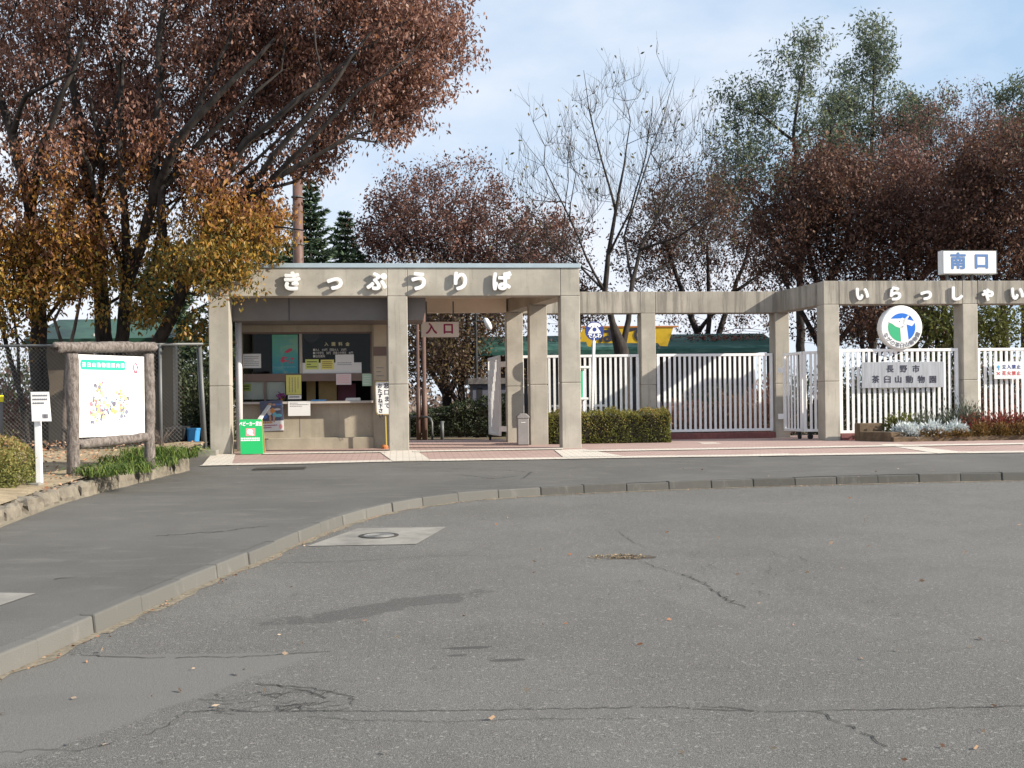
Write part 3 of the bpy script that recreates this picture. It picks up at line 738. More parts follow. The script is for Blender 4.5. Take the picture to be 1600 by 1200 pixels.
# interior boards behind the lower windows
mb = MB()
for a, b in ((479, 493), (498, 526)):
    x0, x1 = FP(a, 610, 2.0)[0], FP(b, 610, 2.0)[0]; mb.box(x0, x1, 2.0, 2.03, zsil+.001, FP(480, 594, 2.0)[1], F)
mb.build('inner_board', M['cardboard'], office)
x0, x1 = FP(527, 610, 2.1)[0], FP(556, 610, 2.1)[0]; mb = MB(); mb.box(x0, x1, 2.1, 2.13, zsil+.001, FP(480, 600, 2.1)[1], F); mb.build('inner_panel', mat('maroon_board', (.13, .035, .05), .7), office)

# ---- lettering helper: real glyph meshes set on a plane
def glyphs(txt, o, right, up, size, mt, parent, ext=.004, bold=.0, name='lettering', spacing=1.0, bevel=0, align='CENTER', sx=1.0):
    cu = bpy.data.curves.new('txt', 'FONT'); cu.body = txt; cu.size = size; cu.extrude = ext; cu.space_character = spacing
    cu.align_x = align; cu.align_y = 'CENTER'; cu.resolution_u = 4
    ob = bpy.data.objects.new('txt', cu); COL.objects.link(ob); dg = bpy.context.evaluated_depsgraph_get(); dg.update()
    me = bpy.data.meshes.new_from_object(ob.evaluated_get(dg)); bpy.data.objects.remove(ob); bpy.data.curves.remove(cu)
    if bold:       # thicker strokes: the same glyph set round a small circle, each copy a hair deeper than the last
        bold_r = bold+bevel; k = 10 if bevel else 6; vs = [v.co.copy() for v in me.vertices]; fs = [tuple(p.vertices) for p in me.polygons]; V_ = []; Fc = []
        for i in range(k):
            o_ = Vector((bold_r*math.cos(2*math.pi*i/k), bold_r*math.sin(2*math.pi*i/k), -.0004*i*(1 if bevel else .3))); n0 = len(V_)
            V_ += [tuple(v+o_) for v in vs]; Fc += [tuple(n0+q for q in f) for f in fs]
        me = bpy.data.meshes.new('txt'); me.from_pydata(V_, [], Fc); me.update()
    r = Vector(right).normalized(); u_ = Vector(up).normalized(); nn = r.cross(u_)
    Mx = Matrix(((r.x*sx, u_.x, nn.x, o[0]), (r.y*sx, u_.y, nn.y, o[1]), (r.z*sx, u_.z, nn.z, o[2]), (0, 0, 0, 1)))
    me.transform(Mx); me.name = name; me.materials.clear(); me.materials.append(mt)
    q = bpy.data.objects.new(name, me); COL.objects.link(q)
    if parent: setp(q, parent)
    return q
UP = Vector((0, 0, 1))
for ch, px in zip('きっぷうりば', (456, 522.6, 589, 654.7, 719.6, 784)):
    u, z = FP(px, 441, -.10); glyphs(ch, F(u, -.055, z), ua, UP, .37, M['white_letter'], office, ext=.02, bold=.011, bevel=.008, name='sign_letter')

# ------------------------------------------------------------------ concrete entrance frame on the right
gate = thing('entrance_gate_frame', 'weathered concrete post and beam frame of the zoo entrance', 'gate frame', at(1297, 600, 22.7).xy.to_3d()+Vector((0, 0, PZ)))
def flat(p): return Vector((p.x, p.y, PZ))
G1 = flat(at(1300.5, 600, 22.7)); G0 = flat(at(1223, 600, 24.75)); G2 = G1+ua*3.06; G3 = G2+ua*3.06
B0 = G0; B1 = flat(at(1014, 600, 24.4)); HB = 2.87
for p in (G1, G2, G3): column(p, gate, M['concrete'], .335, .40, HB)
for p in (B1, B0): column(p, gate, M['concrete'], .335, .40, HB)
zb = HB+.49
cc = lambda p: p+na*.2
mb = MB(); ug = (G1-A0).dot(ua); wg = (G1-A0).dot(na)
for a, b in ((-.168, .168), (.168, 2.892), (2.892, 3.228), (3.228, 5.95), (5.95, 6.3)): mb.box(ug+a+.004, ug+b-.004, wg, wg+.4, HB, zb, F)
mb.box(ug-.14, ug+6.27, wg+.012, wg+.39, HB+.01, zb-.012, F); mb.build('beam', M['concrete_old'], gate, bevel=.008)
ub = (B1-A0).dot(ua); wb = (B1-A0).dot(na); u0b = (B0-A0).dot(ua)
uend = (C2-A0).dot(ua)+.19
mb = MB()
for a, b in ((uend, ub-.168), (ub-.168, ub+.168), (ub+.168, u0b-.168), (u0b-.168, u0b+.168)): mb.box(a+.004, b-.004, wb, wb+.4, HB, zb-.005, F)
mb.box(uend+.02, u0b+.14, wb+.012, wb+.39, HB+.01, zb-.016, F); mb.build('beam', M['concrete_old'], gate, bevel=.008)
d = (cc(B0)-cc(G1)).normalized(); beam(cc(G1)+d*.21, cc(B0)-d*.215, M['concrete_old'], gate, HB+.004, zb-.006, .33)
for ch, px in zip('いらっしゃい', (1347, 1399, 1447, 1494.5, 1544, 1589.5)):
    u, z = FP(px, 460.5-(px-1297)*.002, wg-.05); glyphs(ch, F(u, wg-.038, z), ua, UP, .32, M['white_letter'], gate, ext=.016, bold=.010, bevel=.007, name='sign_letter')

# low brick kerb under the fences
def brick_base(a, b, label):
    mb = MB(); mb.bar(a+Vector((0, 0, .05)), b+Vector((0, 0, .05)), .2, .19); o = mb.build('low_brick_wall', M['brick_base'], None, bevel=.01)
    return tag(o, label, 'low wall', 'low brick bases under the white fences')

# ------------------------------------------------------------------ white bar fences and gates
def fence_panel(name, label, a, b, zlo, zhi, group='white bar fence panels', spc=.118, cat='fence', stile=.065, pw=.052):
    a = Vector((a.x, a.y, PZ)); b = Vector((b.x, b.y, PZ)); d = (b-a); l = d.length; d.normalize()
    t = thing(name, label, cat, (a+b)/2, group); z = lambda p, h: p+Vector((0, 0, h))
    mb = MB(); mb.bar(z(a, zhi-.03), z(b, zhi-.03), .05, .06); mb.build('top_rail', M['white_paint'], t, bevel=.006)
    mb = MB(); mb.bar(z(a, zlo+.03), z(b, zlo+.03), .05, .06); mb.build('bottom_rail', M['white_paint'], t, bevel=.006)
    for p in (a+d*stile/2, b-d*stile/2):
        mb = MB(); mb.bar(z(p, zlo+.061), z(p, zhi-.061), stile, .05, up=d.cross(UP)); mb.build('stile', M['white_paint'], t)
    n = max(2, int(round((l-2*stile)/spc))); first = None
    for k in range(1, n):
        p = a+d*(stile+(l-2*stile)*k/n)
        mb = MB(); mb.bar(z(p, zlo+.061), z(p, zhi-.061), pw, .03, up=d.cross(UP)); mb.build('picket', M['white_paint'], t)
    return t
fo = na*.12
pa = at(815, 600, 24.35); pb = B1-ua*.20
fence_panel('bar_fence', 'white bar fence panel behind the clipped hedge, left of the slim grey column', flat(pa)+fo, pb+fo, .17, 1.95)
fence_panel('bar_fence', 'white bar fence panel with brick base in front of the round reddish bush', B1+ua*.21+fo, B0-ua*.20+fo, .17, 1.95)
fence_panel('bar_fence', 'white bar fence panel carrying the steel name plaque', G1+ua*.20+fo, G2-ua*.23+fo, .15, 1.93)
fence_panel('bar_fence', 'white bar fence panel carrying the small keep-out sign', G2+ua*.20+fo, G3-ua*.2+fo, .15, 1.93)
brick_base(B1+ua*.20+fo, B0-ua*.18+fo, 'low red brick base under the fence before the round bush')
brick_base(G1+ua*.19+fo, G2-ua*.2+fo, 'low red brick base under the fence with the steel plaque')
brick_base(G2+ua*.19+fo, G3-ua*.2+fo, 'low red brick base behind the red bedding plants')
brick_base(flat(pa)+fo, pb+fo, 'low red brick base behind the clipped hedge')
def hinges(t, p, q, zs):
    for h in zs:
        mb = MB(); mb.bar(p+Vector((0, 0, h)), q+Vector((0, 0, h)), .05, .12); mb.build('hinge', M['white_paint'], t)
def wheel(t, p, d):
    s = UP.cross(d).normalized(); c = p+Vector((0, 0, .065))
    mb = MB(); mb.tube([c-s*.02, c+s*.02], .06, 14); mb.build('wheel', M['rubber'], t)
    mb = MB(); mb.bar(c+Vector((0, 0, .0)), c+Vector((0, 0, .10)), .06, .06, up=d); mb.build('caster_fork', M['black'], t)
# folded gate between the two right-hand columns
q0 = flat(at(1225, 600, 24.6)); q1 = flat(at(1254, 600, 23.75)); q2 = flat(at(1286, 600, 23.5))
t = fence_panel('folding_gate', 'white folding gate leaf pair on casters beside the corner column', q0, q1-(q1-q0).normalized()*.02, .17, 1.93, None, .15, 'gate', pw=.03)
t2 = fence_panel('gate_leaf', '', q1+(q2-q1).normalized()*.02, q2, .17, 1.93, None, .11, 'gate')
for ch in list(t2.children): ch.parent = None; ch.matrix_parent_inverse = Matrix.Identity(4); setp(ch, t)
bpy.data.objects.remove(t2)
hinges(t, q0-ua*.14+na*.02, q0, (1.55, .5))
wheel(t, q1-(q1-q0).normalized()*.12+Vector((-.02, 0, 0)), (q1-q0).normalized()); wheel(t, q1+(q2-q1)*.35, ua)
# open leaf in the portal
r0 = flat(at(781, 600, 24.3)); r1 = flat(at(764, 600, 25.7))
t = fence_panel('portal_gate', 'white bar gate leaf swung open inside the entrance portal', r0, r1, .14, 1.95, None, .115, 'gate')
hinges(t, r0, C2+na*.2-ua*.17, (1.75, .3)); wheel(t, r1-(r1-r0).normalized()*.08, (r1-r0).normalized())

# ------------------------------------------------------------------ papers and things at the ticket window
def dashes(mb, fr, u0, u1, z0, z1, rows, w, fill=.8, vert=False, th=.35):
    for r_ in range(rows):
        if vert:
            x = u1-(u1-u0)*(r_+.5)/rows; hw = (u1-u0)/rows*th*.5; z = z1; end = z0+(z1-z0)*(0 if random.random() < .6 else random.uniform(.1, .5))
            while z > end:
                l = (z1-z0)*random.uniform(.05, .09); mb.quad(fr(x-hw,w,z-l), fr(x+hw,w,z-l), fr(x+hw,w,z), fr(x-hw,w,z)); z -= l*1.3
        else:
            z = z1-(z1-z0)*(r_+.5)/rows; hh = (z1-z0)/rows*th*.5; x = u0; end = u0+(u1-u0)*(1 if random.random() < fill else random.uniform(.4, .8))
            while x < end-.01:
                l = min((u1-u0)*random.uniform(.04, .11), end-x); mb.quad(fr(x,w,z-hh), fr(x+l,w,z-hh), fr(x+l,w,z+hh), fr(x,w,z+hh)); x += l*1.3
def paper(name, label, cat, rect, w, m, rows=0, ink='ink_grey', vert=False, group=None, margin=.12, tilt=0, th=.35, area=None):
    x0, z1 = FP(rect[0], rect[1], w); x1, z0 = FP(rect[2], rect[3], w); cu, cz = (x0+x1)/2, (z0+z1)/2
    ct, st = math.cos(tilt), math.sin(tilt)
    fr = lambda u, ww, z: F(cu+(u-cu)*ct-(z-cz)*st, ww, cz+(u-cu)*st+(z-cz)*ct)
    mb = MB(); mb.box(x0, x1, w, w+.003, z0, z1, fr); o = tag(mb.build(name, M[m]), label, cat, group)
    if rows:
        a = area or (margin, margin, 1-margin, 1-margin); dx, dz = x1-x0, z1-z0
        mb = MB(); dashes(mb, fr, x0+dx*a[0], x0+dx*a[2], z0+dz*a[1], z0+dz*a[3], rows, w-.002, vert=vert, th=th); mb.build('printed_text', M[ink], o, fix=False)
    return o, fr, (x0, x1, z0, z1)
WG = w0+.047    # just outside the upper pane
paper('notice', 'white typed notice on the left dark pane of the ticket window', 'notice', (378,553,408,575), WG, 'paper', 6)
o, fr, (x0, x1, z0, z1) = paper('poster', 'tall teal poster with red shapes in the ticket window', 'poster', (425,523,466,584), WG, 'mint', 0)
pm = bpy.data.materials.new('teal_poster'); pm.use_nodes = True; nb_ = NB(pm); zz = nb_.xyz()[2]
c = nb_.mix(nb_.ss(zz, PZ+z0, PZ+z1), (.02, .20, .26), (.10, .36, .24)); c = nb_.mix(nb_.m('MULTIPLY', nb_.ss(nb_.noise(3, 2), .45, .6), .5), c, (.22, .36, .26)); nb_.lk(c, nb_.b.inputs['Base Color']); o.data.materials[0] = pm
dx, dz = x1-x0, z1-z0; mb = MB()
for k in range(16):
    a, b = random.uniform(.25, .8), random.uniform(.28, .42); s = random.uniform(.02, .07); mb.poly([fr(x0+dx*(a+s*math.cos(q)), WG-.002-k*.0001, z0+dz*(b+s*.5*math.sin(q))) for q in (0, 1, 2, 3, 4, 5)])
mb.poly([fr(x0+dx*a, WG-.004, z0+dz*b) for a, b in ((.48,.54),(.6,.53),(.78,.60),(.78,.65),(.66,.64),(.5,.58))]); mb.build('red_shapes', mat('poster_red', (.45, .06, .10), .6), o, fix=False)
mb = MB(); dashes(mb, fr, x0+dx*.15, x0+dx*.85, z0+dz*.72, z0+dz*.95, 3, WG-.002, th=.5); dashes(mb, fr, x0+dx*.08, x0+dx*.92, z0+dz*.16, z0+dz*.19, 1, WG-.002, th=.8); mb.build('printed_text', mat('poster_print', (.12, .30, .32), .6), o, fix=False)
# fee lines painted on the right pane
fl = thing('fee_lettering', 'pale yellow admission fee lettering on the dark right pane', 'lettering', F(FP(525,540,WG)[0], WG, 0))
mk = mat('pale_gold_paint', (.50, .45, .26), .6); mw = mat('pale_paint', (.52, .50, .46), .6)
for ch, px in zip('入園料金', (510, 521, 532, 543)):
    u, z = FP(px, 538, WG-.002); glyphs(ch, F(u, WG-.002, z), ua, UP, .082, mk, fl, ext=.001, bold=.002)
for txt, py in (('■大人　410円　団体大人　370円', 547), ('■小中学生　50円　団体小中学生　40円', 552), ('■幼児無料', 557)):
    u, z = FP(489, py, WG-.002); glyphs(txt, F(u, WG-.002, z), ua, UP, .060, mw, fl, ext=.001, bold=.0006, align='LEFT', sx=.82 if len(txt) < 17 else .74)
paper('notice_strip', 'long pale strip of notices along the foot of the right pane', 'notice', (472,567,565,583), WG, 'paper', 0)
paper('notice', 'yellow-green note on the left end of the pale strip', 'notice', (477,561.5,498,577), WG-.006, 'paper_lime', 3, 'ink', th=.4)
paper('notice', 'dull yellow note second along the pale strip', 'notice', (501,562,522,577), WG-.006, 'paper_yellow', 4, 'cardboard', th=.5)
paper('notice', 'white sheet standing above the right half of the pale strip', 'notice', (524,554,553,573), WG-.006, 'paper', 2, area=(.1, .1, .9, .4))
paper('notice', 'pale pink sheet on the brown transom of the ticket window', 'notice', (525,584,549,601), w0-.01, 'paper_pink', 5, 'pink', th=.25)
paper('notice', 'small sheet with green heading at the right end of the ticket window', 'notice', (566,584,581,603), w0+.01, 'paper_green', 4, 'paper')
o, fr, (x0, x1, z0, z1) = paper('notice', 'tall yellow handwritten sheet over the window mullion', 'notice', (447,586,471,616.5), w0-.012, 'paper_yellow', 4, 'ink_grey', vert=True, th=.25)
paper('notice', 'small white strip below the tall yellow sheet', 'notice', (450,617.5,471,623.5), w0-.225, 'paper', 1, 'ink', area=(.1, .3, .9, .8), th=.6)
paper('notice', 'large white notice hanging on the wall below the counter', 'notice', (450,627,485,649.5), w0-.226, 'paper', 3, 'ink', area=(.08, .6, .92, .92), th=.3)
paper('whiteboard', 'white board with lime note behind the lower left window', 'notice', (378,597,413,624), w0+.075, 'paper', 0)
paper('notice', 'lime note stuck on the lower left white board', 'notice', (378,600,392,611), w0+.066, 'paper_lime', 2, 'ink', th=.5)
paper('whiteboard', 'plain white board behind the lower window beside the yellow sheet', 'notice', (416,597,446,624), w0+.075, 'paper', 0)
o, fr, (x0, x1, z0, z1) = paper('poster', 'blue photo poster of standing children below the counter', 'poster', (407,626,443,673), w0-.23, 'paper', 0, tilt=.04)
dx, dz = x1-x0, z1-z0; wq = w0-.233
mb = MB(); mb.box(x0, x1, wq, wq+.002, z0+dz*.33, z1, fr); mb.build('photo', mat('poster_photo', (.035, .05, .13), .5, col2=(.10, .10, .12), vscale=9), o)
cl = [mat('shirt_'+n_, c_, .7) for n_, c_ in (('white', (.5, .48, .46)), ('orange', (.55, .22, .06)), ('aqua', (.12, .38, .45)), ('skin', (.42, .24, .15)), ('blue', (.08, .16, .42)))]
for ci, (a, b, w_, h_) in enumerate([(.40,.62,.11,.2),(.55,.66,.12,.16),(.62,.52,.10,.16),(.44,.88,.09,.06),(.2,.48,.12,.12),(.42,.42,.05,.2),(.58,.40,.05,.22),(.8,.5,.14,.1),(.62,.86,.09,.06),(.8,.86,.16,.05),(.75,.7,.15,.06)]):
    mb = MB(); mb.poly([fr(x0+dx*(a+w_*math.cos(q)), wq-.001-ci*.0002, z0+dz*(b+h_*.6*math.sin(q))) for q in np.linspace(0, 6.28, 9)[:-1]]); mb.build('figure', cl[ci % 5 if ci not in (3, 5, 6, 8) else 3], o, fix=False)
mb = MB(); dashes(mb, fr, x0+dx*.06, x0+dx*.92, z0+dz*.24, z0+dz*.33, 1, wq-.001, th=.8); mb.build('headline', M['orange_trim'], o, fix=False)
mb = MB(); dashes(mb, fr, x0+dx*.08, x0+dx*.72, z0+dz*.08, z0+dz*.22, 2, wq-.001, th=.45); mb.build('printed_text', M['magenta'], o, fix=False)
mb = MB(); mb.poly([fr(x0+dx*(.86+.08*math.cos(q)), wq-.001, z0+dz*(.13+.08*math.sin(q))) for q in np.linspace(0, 6.28, 14)[:-1]]); mb.build('mark', M['pink'], o, fix=False)
a = FP(402, 656, .6); b = FP(417, 634, .9); mb = MB(); mb.bar(F(a[0], .9, a[1]), F(b[0], 1.3, b[1]), .07, .03); tag(mb.build('board_offcut', M['paper']), 'pale slat leaning behind the green baby buggy board', 'slat')
# pilaster papers
paper('notice', 'beige sheet high on the pilaster right of the ticket window', 'notice', (584,505,604,541), w0-.056, 'cardboard', 0)[0].data.materials[0] = mat('beige_paper', (.46, .38, .28), .8, var=.1)
paper('notice_band', 'brown band between the two beige sheets on the pilaster', 'notice', (583,542,604,555.5), w0-.056, 'frame_brown', 0)
paper('notice', 'beige sheet low on the pilaster above the wooden placard', 'notice', (584,556.5,604,594), w0-.056, 'paper', 3, 'ink_grey', area=(.2, .1, .8, .6), th=.2)[0].data.materials[0] = bpy.data.materials['beige_paper']
# placard on a stick (leans beside the pillar)
wp = w0-.42; pl = thing('placard', 'white handwritten placard on a yellow stick beside the pillar', 'placard', F(FP(603,690,wp)[0], wp, 0))
x0, z1 = FP(587, 595.5, wp); x1, z0 = FP(617, 648, wp); tl = -.03
fr = lambda u, w, z: F(u+(z-z0)*tl, w, z)
ov = lambda e_: [(x0+e_, z0+.06), (x0+e_+.03, z0+e_), (x1-e_-.03, z0+e_), (x1-e_, z0+.06), (x1-e_, z1-.04), (x1-e_-.02, z1-e_), (x0+e_+.02, z1-e_), (x0+e_, z1-.04)]
mb = MB(); mb.prism(ov(0), fr, wp, wp+.02); mb.build('backing', M['wood_pale'], pl); mb = MB(); mb.prism(ov(.018), fr, wp-.004, wp-.001); mb.build('board', M['sign_white'], pl)
for txt, du in (('窓口まで', .62), ('おたずね下さい', .26)):
    for i, ch in enumerate(txt): glyphs(ch, fr(x0+(x1-x0)*du, wp-.006, z1-.10-i*(.098 if len(txt) > 5 else .13)), ua, UP, .095 if len(txt) > 5 else .115, M['ink'], pl, ext=.001, bold=.003)
mb = MB(); a = FP(604, 688, wp+.02); mb.bar(F(x0+(x1-x0)*.5, wp+.035, z0+.2), F(a[0], wp+.035, .0), .028, .022); mb.build('stick', mat('yellow_stick', (.60, .46, .10), .5), pl)
u, z = FP(601, 692, wp-.05); mb = MB(); mb.tube([F(u, wp-.05, 0), F(u, wp-.05, .05), F(u, wp-.05, .085)], [.07, .075, .05], 12); tag(mb.build('stick_holder', M['terra'], smooth=False), 'small orange clay pot on the floor beside the placard stick', 'pot')
# on the counter
u, z = FP(551, 621, w0-.08); t = thing('card_reader', 'pale desk machine on the right of the ticket counter', 'desk machine', F(u, w0-.08, zsil))
mb = MB(); mb.prism([(u-.15, zsil+.001), (u+.16, zsil+.001), (u+.15, zsil+.06), (u-.13, zsil+.05)], F, w0-.16, w0-.0); mb.build('body', M['paper'], t, bevel=.008); mb = MB(); mb.box(u-.12, u+.05, w0-.15, w0-.05, zsil+.056, zsil+.068, F); mb.build('keypad', M['ink_grey'], t)
u, z = FP(498, 622, w0-.1); mb = MB(); mb.box(u-.15, u+.15, w0-.18, w0-.03, zsil+.001, zsil+.008, F); mb.box(u-.15, u+.15, w0-.18, w0-.172, zsil+.008, zsil+.03, F); mb.box(u-.15, u+.15, w0-.038, w0-.03, zsil+.008, zsil+.03, F); mb.box(u-.15, u-.142, w0-.172, w0-.038, zsil+.008, zsil+.03, F); mb.box(u+.142, u+.15, w0-.172, w0-.038, zsil+.008, zsil+.03, F); tag(mb.build('coin_tray', M['blue_plastic']), 'shallow blue coin tray on the ticket counter', 'tray')
u, z = FP(440, 620, w0-.1); t = thing('flower_pot', 'small pot of purple flowers on the ticket counter', 'flower pot', F(u, w0-.1, zsil)); c0 = F(u, w0-.1, zsil)
mb = MB(); mb.tube([c0+UP*.001, c0+UP*.06], [.035, .045], 12); mb.build('pot', M['terra'], t); leaf_object('petals', np.array(c0)+np.array((-.01, 0, .12))+rng.normal(size=(90, 3))*.03, .05, rng.uniform(0, 1, 90), M['purple'], t, .8); leaf_object('leaves', np.array(c0)+np.array((.02, 0, .07))+rng.normal(size=(50, 3))*.025, .05, rng.uniform(0, .7, 50), M['leaf_hedge'], t, .5)
u, z = FP(452, 524, w0+.8); mb = MB(); c0 = F(FP(487, 523, 2.86)[0], 2.86, FP(487, 523, 2.86)[1]); mb.tube([c0, c0-na*.03], .19, 24); t = tag(mb.build('wall_clock', mat('clock_rim', (.02, .02, .02), .5)), 'round clock high on the wall inside the ticket office', 'clock'); mb = MB(); mb.tube([c0-na*.031, c0-na*.034], .165, 24); mb.build('dial', mat('clock_dial', (.20, .20, .18), .5), t)

# green board for buggy hire
gb0, gb1, gb2, gb3 = (372.5, 655.5), (407.5, 655.5), (411.5, 709), (376, 710)
wq = -.18; P4 = [FP(*q, wq) for q in (gb3, gb2, gb1, gb0)]
t = thing('folding_board', 'bright green folding board about buggies beside the left pillar', 'sandwich board', F(P4[0][0]+.25, wq, 0))
zb_ = min(P4[0][1], P4[1][1]); P4 = [(u, max(0.0, z-zb_)) for u, z in P4]; ll = P4[3][1]
fg = lambda u, w, z: F(u, wq+z*.22+w, z)
mb = MB(); mb.prism(P4, fg, 0, .02); mb.build('front_panel', M['green'], t, bevel=.004)
fb = lambda u, w, z: F(u, wq+.36-z*.2+w, z); mb = MB(); mb.prism(P4, fb, 0, .02); mb.build('rear_panel', M['wood_pale'], t)
uu = (P4[3][0]+P4[2][0])/2; wd = P4[2][0]-P4[3][0]; upg = (na*.22+UP).normalized()
glyphs('ベビーカー貸出', fg(uu, -.004, ll*.86), ua, upg, .088, M['white_letter'], t, ext=.001, bold=.004, sx=.66)
mb = MB(); mb.prism([(uu-.085, ll*.52), (uu+.085, ll*.52), (uu+.085, ll*.74), (uu-.085, ll*.74)], fg, -.004, -.001); mb.build('pink_patch', M['pink'], t)
mb = MB(); mb.prism([(uu-.06+.0, ll*.60), (uu-.01, ll*.55), (uu+.05, ll*.53), (uu+.06, ll*.56), (uu+.03, ll*.60), (uu+.05, ll*.66), (uu+.02, ll*.71), (uu-.04, ll*.71), (uu-.065, ll*.66)], fg, -.007, -.0045); mb.build('patch_figure', M['white_letter'], t)
mb = MB(); dashes(mb, fg, uu-.17, uu+.17, ll*.37, ll*.48, 2, -.004, th=.7); mb.build('printed_text', M['white_letter'], t, fix=False)

# low concrete block at the foot of the left pillar
u0_, z_ = FP(312, 710, -.1); u1_, _ = FP(350, 710, -.1); mb = MB(); mb.box(u0_, min(u1_, -.02), -.32, -.05, -.04, .09, F); tag(mb.build('kerb_block', M['slab'], bevel=.012), 'low concrete block lying at the foot of the left pillar', 'block')

# ------------------------------------------------------------------ portal signs and furniture
ws = 3.2; x0, z1 = FP(658, 503, ws); x1, z0 = FP(717, 526.5, ws)
t = thing('entrance_sign', 'white hanging sign reading 入口 in the portal', 'sign', F((x0+x1)/2, ws, z0))
mb = MB(); mb.box(x0, x1, ws, ws+.05, z0, z1, F); mb.build('board', mat('sign_cream', (.82, .78, .74), .5), t, bevel=.006)
mb = MB(); mb.box(x0+.1, x0+.13, ws+.01, ws+.04, z1, 3.1, F); mb.box(x1-.13, x1-.1, ws+.01, ws+.04, z1, 3.1, F); mb.build('hanger', M['galv'], t)
for ch, px in (('入', 674), ('口', 700.5)):
    u, z = FP(px, 514.5, ws-.01); glyphs(ch, F(u, ws-.004, z), ua, UP, .25, M['magenta'], t, ext=.002, bold=.008)
# ash bin
Yb = 22.2; p = flat(at(817, 690, Yb)); fr = lambda x, y, z: p+ua*x+na*y+UP*z
t = thing('ash_bin', 'grey metal ash bin beside the middle portal column', 'bin', p)
mb = MB(); mb.box(-.115, .115, -.115, .115, .02, .56, fr); mb.build('body', M['steel_bin'], t, bevel=.012)
mb = MB(); mb.prism([(-.125, .56), (.125, .56), (.125, .60), (.06, .66), (-.06, .66), (-.125, .60)], lambda u, w, z: p+ua*u+na*w+UP*z, -.125, .125); mb.build('lid', M['steel_bin'], t, bevel=.008)
mb = MB(); mb.box(-.045, .045, -.119, -.116, .47, .485, fr); mb.build('slot', M['paper'], t); mb = MB(); mb.box(-.10, .10, -.10, .10, -.01, .02, fr); mb.build('foot', M['black'], t)

def post(name, label, px, Y, py_top, py_bot, r, m, cat, group=None, r2=None, split=None):
    a = at(px, py_bot, Y); a.z = PZ-.05; b = at(px, py_top, Y); b.x = a.x; b.y = a.y
    if split: c = at(px, split, Y); pts = [a, Vector((a.x, a.y, c.z)), Vector((a.x, a.y, c.z+.01)), b]; rr = [r, r, r2, r2]
    else: pts = [a, b]; rr = [r, r2 or r]
    mb = MB(); mb.tube(pts, rr, 12); return tag(mb.build(name, m, smooth=True), label, cat, group)
post('flag_pole', 'left one of the two thin dark poles behind the portal', 654.5, 27.2, 480, 686, .06, M['pole_brown'], 'pole', 'pair of dark poles', .04, 608)
post('flag_pole', 'right one of the two thin dark poles behind the portal', 664, 27.2, 480, 686, .07, M['pole_brown'], 'pole', 'pair of dark poles', .05, 608)
p = flat(at(669, 684, 26.6)); mb = MB()
mb.tube([p+Vector((.10, 0, -.05)), p+Vector((.10, 0, .42)), p+Vector((.06, .05, .52)), p+Vector((-.03, .2, .56)), p+Vector((-.6, 1.4, .56)), p+Vector((-.6, 1.4, -.05))], .028, 10); tag(mb.build('handrail', M['galv'], smooth=True), 'curved grey handrail beside the dark poles in the portal', 'handrail')
post('bollard', 'short pale post before the dark hedge in the portal', 691, 27, 658, 683, .045, M['galv'], 'bollard')
# lamp post with tilted white reflector beyond the portal
p = flat(at(745, 640, 31)); t = thing('lamp_post', 'slim dark lamp post with white tilted lamp seen through portal', 'lamp post', p)
zt_ = at(745, 489, 31).z; mb = MB(); mb.tube([p-UP*.1, Vector((p.x, p.y, zt_))], [.06, .04], 10); mb.build('pole', M['black'], t); mb = MB(); mb.tube([Vector((p.x-.12, p.y, zt_)), Vector((p.x+.12, p.y, zt_))], .04, 8); mb.build('cap', M['paper'], t)
c0 = at(762, 506, 31); mb = MB(); ax = Vector((.45, -.1, -.9)).normalized(); mb.tube([c0-ax*.19, c0-ax*.15, c0, c0+ax*.15, c0+ax*.19], [.02, .07, .095, .07, .02], 12); mb.build('lamp', M['white_letter'], t, smooth=True)
mb = MB(); mb.tube([Vector((p.x, p.y, c0.z+.1)), c0], .02, 6); mb.build('arm', M['black'], t)
# kiosk
p = flat(at(757, 640, 30)); t = thing('kiosk', 'small dark kiosk with flat roof behind the open portal gate', 'kiosk', p); fr = lambda x, y, z: p+ua*x+na*y+UP*z; kz = at(757, 600, 30).z-PZ
mb = MB(); mb.box(-.32, .75, 0, 1.2, -.05, kz, fr); mb.build('wall', mat('kiosk_wall', (.10, .10, .13), .6, var=.1), t); mb = MB(); mb.box(-.45, .9, -.12, 1.3, kz, kz+.16, fr); mb.build('roof', M['fascia'], t); mb = MB(); mb.box(-.2, -.05, -.01, .0, .1, kz-.1, fr); mb.build('door', M['black'], t)

# ------------------------------------------------------------------ signs on the right
# box sign 南口
ws = wg+.1; x0, z1 = FP(1473, 391, ws); x1, z0 = FP(1558, 428, ws)
t = thing('rooftop_sign', 'white box sign reading 南口 standing on the gate beam', 'sign', F((x0+x1)/2, ws, zb)); mb = MB(); mb.box(x0, x1, ws, ws+.22, z0, z1, F); mb.build('box', M['sign_white'], t, bevel=.006)
mb = MB(); e_ = .012
for a, b, c_, d_ in ((x0, x1, z0, z0+e_), (x0, x1, z1-e_, z1), (x0, x0+e_, z0+e_, z1-e_), (x1-e_, x1, z0+e_, z1-e_)): mb.box(a, b, ws-.004, ws-.001, c_, d_, F)
mb.build('edge_strip', M['galv'], t)
for ch, px in (('南', 1497.5), ('口', 1534)):
    u, z = FP(px, 409.5, ws-.01); glyphs(ch, F(u, ws-.004, z), ua, UP, .36, M['letter_blue'], t, ext=.002, bold=.014)
for f in (.12, .42, .58, .88):
    mb = MB(); u = x0+(x1-x0)*f; mb.box(u-.02, u+.02, ws+.08, ws+.14, zb-.01, z0, F); mb.build('leg', M['galv'], t)
